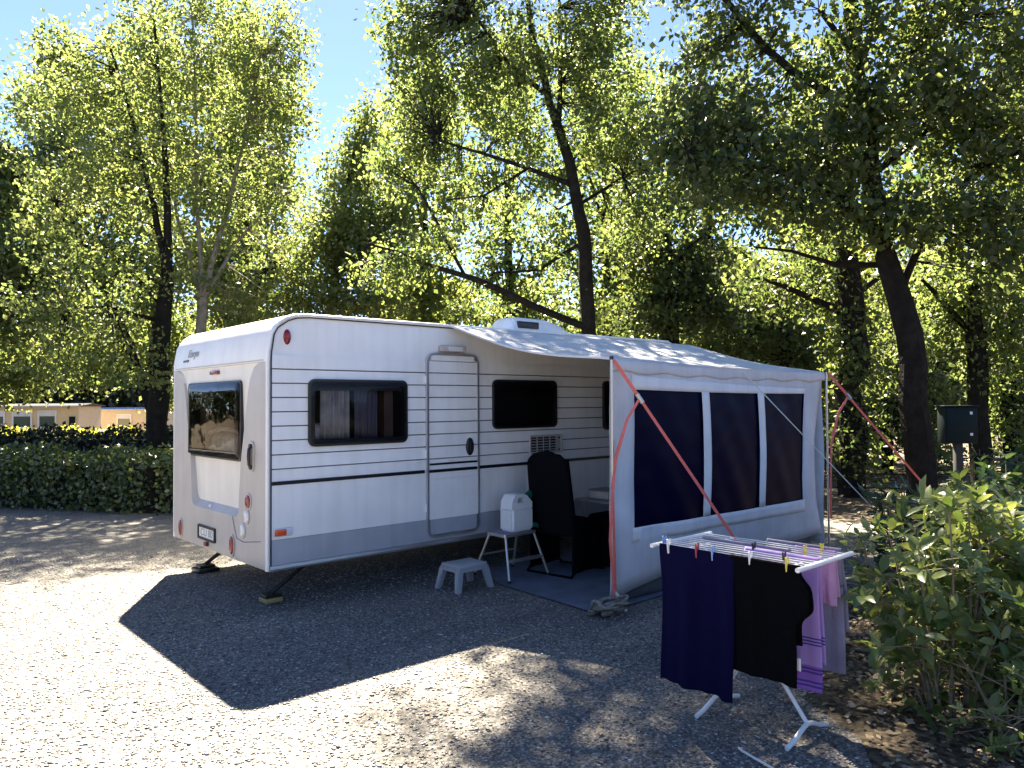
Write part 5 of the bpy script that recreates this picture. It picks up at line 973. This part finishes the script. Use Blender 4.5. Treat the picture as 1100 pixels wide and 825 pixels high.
# ---------------------------------------------------------------- drying rack and laundry
ZR = .93
rk = empty('drying_rack', (1.08, -3.87, 0), 'white folding clothes drying rack on the gravel loaded with laundry', 'drying rack')
for y in (-3.42, -4.29):
    obj('end_bar', tube(BM(), [(.765, y, ZR), (1.36, y, ZR)], .0125, 10), M['whitemetal'], rk)
NW = 11
for i in range(NW):
    x = .80 + i * .051; obj('wire', tube(BM(), [(x, -3.42, ZR + .004), (x, -4.29, ZR + .004)], .003, 6), M['whitemetal'], rk)
for y0, y1, k in ((-4.17, -3.55, 0), (-3.64, -4.20, 1)):
    x = 1.075 + .03 * k
    obj('leg', tube(BM(), [(x, y0, .075), (x, y0 + (y1 - y0) * .15, .20), (x, y1, ZR - .02)], .0115, 10), M['whitemetal'], rk)
    obj('foot', tube(BM(), [(.86, y0 - .0, .012), (.94, y0, .03), (1.04, y0, .068), (1.075 + .03 * k, y0, .075), (1.13, y0, .065), (1.20, y0, .034), (1.29, y0, .012)], .0125, 10), M['whitemetal'], rk)
obj('stay_bar', tube(BM(), [(.80, -3.55, ZR - .022), (1.40, -3.55, ZR - .022)], .009, 8), M['whitemetal'], rk); obj('stay_bar', tube(BM(), [(.80, -4.18, ZR - .022), (1.40, -4.18, ZR - .022)], .009, 8), M['whitemetal'], rk)
def drape(name, x, y0, y1, zf, zb, gap, m, label, cat, amp=.012, freq=14, ph=0., shape=None, seed=0, skew=0.):
    """cloth folded over a wire at x: long front side facing -x down to zf, back side down to zb"""
    L1, L2 = ZR - zf, ZR - zb
    def fn(s, t):
        y = y0 + (y1 - y0) * s; q = t * (L1 + L2 + .03)
        env = min(1, 3 * abs(q - L1) / .6)
        wv = amp * math.sin(freq * s + ph + .9 * t) * env + .5 * amp * math.sin(freq * 2.3 * s + 2 * ph) * env
        if q < L1: X, Z = x - .008 - gap * .3 * min(1, (L1 - q) / .3) + wv, zf + q + skew * (s - .5) * (1 - q / L1)
        elif q < L1 + .03: a = (q - L1) / .03 * PI; X, Z = x - .008 * math.cos(a), ZR + .008 + .008 * math.sin(a)
        else: X, Z = x + .008 + gap * min(1, (q - L1 - .03) / .2) + wv, ZR - (q - L1 - .03)
        yy = y + (shape(s, Z) if shape else 0) + .008 * math.sin(7 * Z + ph) * env
        return (X, yy, Z)
    n = 90
    o = obj(name, surf(BM(), fn, 40, n), m, None, True, 70); thick(o, .004); return tag(o, label, cat, 'laundry on the drying rack')
drape('trousers', .80, -3.455, -3.93, .19, .45, .03, M['navy'], 'dark navy trousers hanging on the left half of the drying rack', 'trousers', .020, 11, .4, lambda s, z: (.03 * max(0, .5 - z)) * (1 - 2 * s) * 0 + 0)
def tee(s, z): g = lambda a: 1 / (1 + math.exp(-a * 70)); return -.055 * max(0, s - .6) / .4 * g(z - .70) * g(.87 - z) + .018 * (1 / (1 + math.exp((z - .69) * 60))) * s
drape('t_shirt', .80, -3.90, -4.285, .36, .55, .03, M['tee'], 'black T-shirt with a short sleeve hanging on the right half of the drying rack', 't-shirt', .010, 10, 1.3, tee)
TW = bpy.data.materials.new('towel_purple'); TW.use_nodes = True; nt = TW.node_tree
tc = nt.nodes.new('ShaderNodeTexCoord'); sx_ = nt.nodes.new('ShaderNodeSeparateXYZ'); rr = nt.nodes.new('ShaderNodeValToRGB'); rr.color_ramp.interpolation = 'CONSTANT'
nt.links.new(tc.outputs['Generated'], sx_.inputs[0]); nt.links.new(sx_.outputs['Z'], rr.inputs['Fac'])
A_, B_, C_ = (.36, .22, .52, 1), (.06, .03, .20, 1), (.20, .09, .42, 1); st_ = [(0, C_), (.03, B_), (.045, C_), (.06, B_), (.075, C_), (.13, B_), (.145, C_), (.16, B_), (.175, C_), (.19, A_), (.34, B_), (.352, A_), (.364, B_), (.376, A_), (.388, B_), (.40, A_)]
rr.color_ramp.elements[0].position = 0; rr.color_ramp.elements[0].color = C_; rr.color_ramp.elements[1].position = .03; rr.color_ramp.elements[1].color = B_
for p_, c_ in st_[2:]: rr.color_ramp.elements.new(p_).color = c_
nt.links.new(rr.outputs['Color'], nt.nodes['Principled BSDF'].inputs['Base Color']); nt.nodes['Principled BSDF'].inputs['Roughness'].default_value = .95
drape('towel', 1.035, -3.85, -4.27, .27, .40, .02, TW, 'lilac towel with dark purple stripes at the right end of the drying rack', 'towel', .008, 12, 2.)
drape('cloth', 1.27, -4.02, -4.245, .66, .70, .015, M['pink'], 'small pink cloth hanging behind the lilac towel', 'cloth', .008, 12, .2)
drape('shorts', 1.36, -3.80, -4.235, .28, .50, .03, M['greyc'], 'grey trousers hanging at the far right of the drying rack behind the towel', 'trousers', .014, 13, .8, lambda s, z: -.05 * max(0, .6 - z) * s)
drape('blouse', 1.155, -3.50, -4.05, .60, .62, .02, M['greyc'], 'blue grey garment folded over the middle wires of the drying rack', 'garment', .008, 11, 1.1)
def peg(x, y, m, label, th=0.):
    bm = BM()
    for q in (-1, 1):
        tube(bm, [(x + q * .004, y, ZR - .030), (x + q * .007, y, ZR + .01), (x + q * .014, y + math.sin(th) * .01, ZR + .048)], [.0055, .0065, .0045], 6, sx=1., sy=1.3)
    tube(bm, [(x - .010, y, ZR + .016), (x + .010, y, ZR + .016)], .006, 6)
    tag(obj('clothes_peg', bm, m), label, 'clothes peg', 'clothes pegs on the drying rack')
for a in ((.792, -3.52, 'p_white', 'white clothes peg at the left end of the navy trousers'), (.80, -3.70, 'p_red', 'dark red clothes peg on the navy trousers'), (.80, -3.80, 'p_blue', 'light blue clothes peg on the navy trousers'),
          (1.04, -3.90, 'p_black', 'black clothes peg at the middle of the rack'), (.80, -4.02, 'p_white', 'white clothes peg at the left shoulder of the black T-shirt'), (.92, -4.14, 'p_black', 'dark clothes peg just left of the yellow pegs'),
          (.80, -4.22, 'p_yellow', 'yellow clothes peg on the black T-shirt'), (1.16, -4.13, 'p_yellow', 'yellow clothes peg at the back of the rack beside the lilac towel'), (1.27, -4.17, 'p_yellow', 'yellow clothes peg holding the small pink cloth'), (.86, -3.44, 'p_blue', 'light blue clothes peg on the left end bar')):
    peg(a[0], a[1], M[a[2]], a[3])
tag(obj('paper_tag', box(BM(), .7935, .7955, -4.285, -4.255, .44, .50), M['p_white'], None, False), 'small white care label at the lower edge of the black T-shirt', 'care label')
tag(obj('cable', tube(BM(), [(.70, -4.0, .010), (.69, -4.015, .012), (.68, -4.03, .012), (.65, -4.12, .014), (.62, -4.25, .012), (.63, -4.5, .012)], .006, 8), M['cord']), 'pale cable lying on the gravel in front of the drying rack', 'cable')

# ---------------------------------------------------------------- cabinet on its post, low fence
cb = empty('utility_cabinet', (7.98, -2.74, 0), 'dark green utility cabinet on a post among the shrubs', 'cabinet')
th = yaw; cx, cy = 7.98, -2.74
def cl(a, b, z): return (cx + a * math.cos(-th) - b * math.sin(-th), cy + a * math.sin(-th) + b * math.cos(-th), z)
def cbox(a0, a1, b0, b1, z0, z1, bev):
    bm = box(BM(), a0, a1, b0, b1, z0, z1, bev); 
    for v in bm.verts: v.co = Vector(cl(*v.co))
    return bm
hs = obj('housing', cbox(-.21, .21, -.09, .09, 1.19, 1.655, .012), M['boxgreen'], cb); obj('door', cbox(-.19, .19, -.098, -.0905, 1.21, 1.635, .003), M['boxgreen'], hs)
obj('hood', cbox(-.23, .23, -.11, .11, 1.657, 1.675, .005), M['boxgreen'], hs)
for z in (1.29, 1.56): obj('lock', cbox(.10, .135, -.105, -.0985, z, z + .035, .003), M['lens'], hs)
obj('post', cbox(-.045, .045, -.04, .04, -.05, 1.188, .006), M['post'], cb)
fn_ = empty('wire_fence', (9.5, -.2, 0), 'low fence of rails between posts under the trees on the right', 'fence')
FA, FB = np.array((7.6, 2.9)), np.array((13.2, -4.3))
for t in np.linspace(0, 1, 6): p = FA + (FB - FA) * t; obj('fence_post', tube(BM(), [(*p, -.05), (*p, .62)], .035, 8), M['bark'], fn_)
for z in (.28, .52): obj('rail', tube(BM(), [(*(FA + (FB - FA) * t), z + .02 * math.sin(9 * t)) for t in np.linspace(0, 1, 12)], .009, 6), M['bark'], fn_)
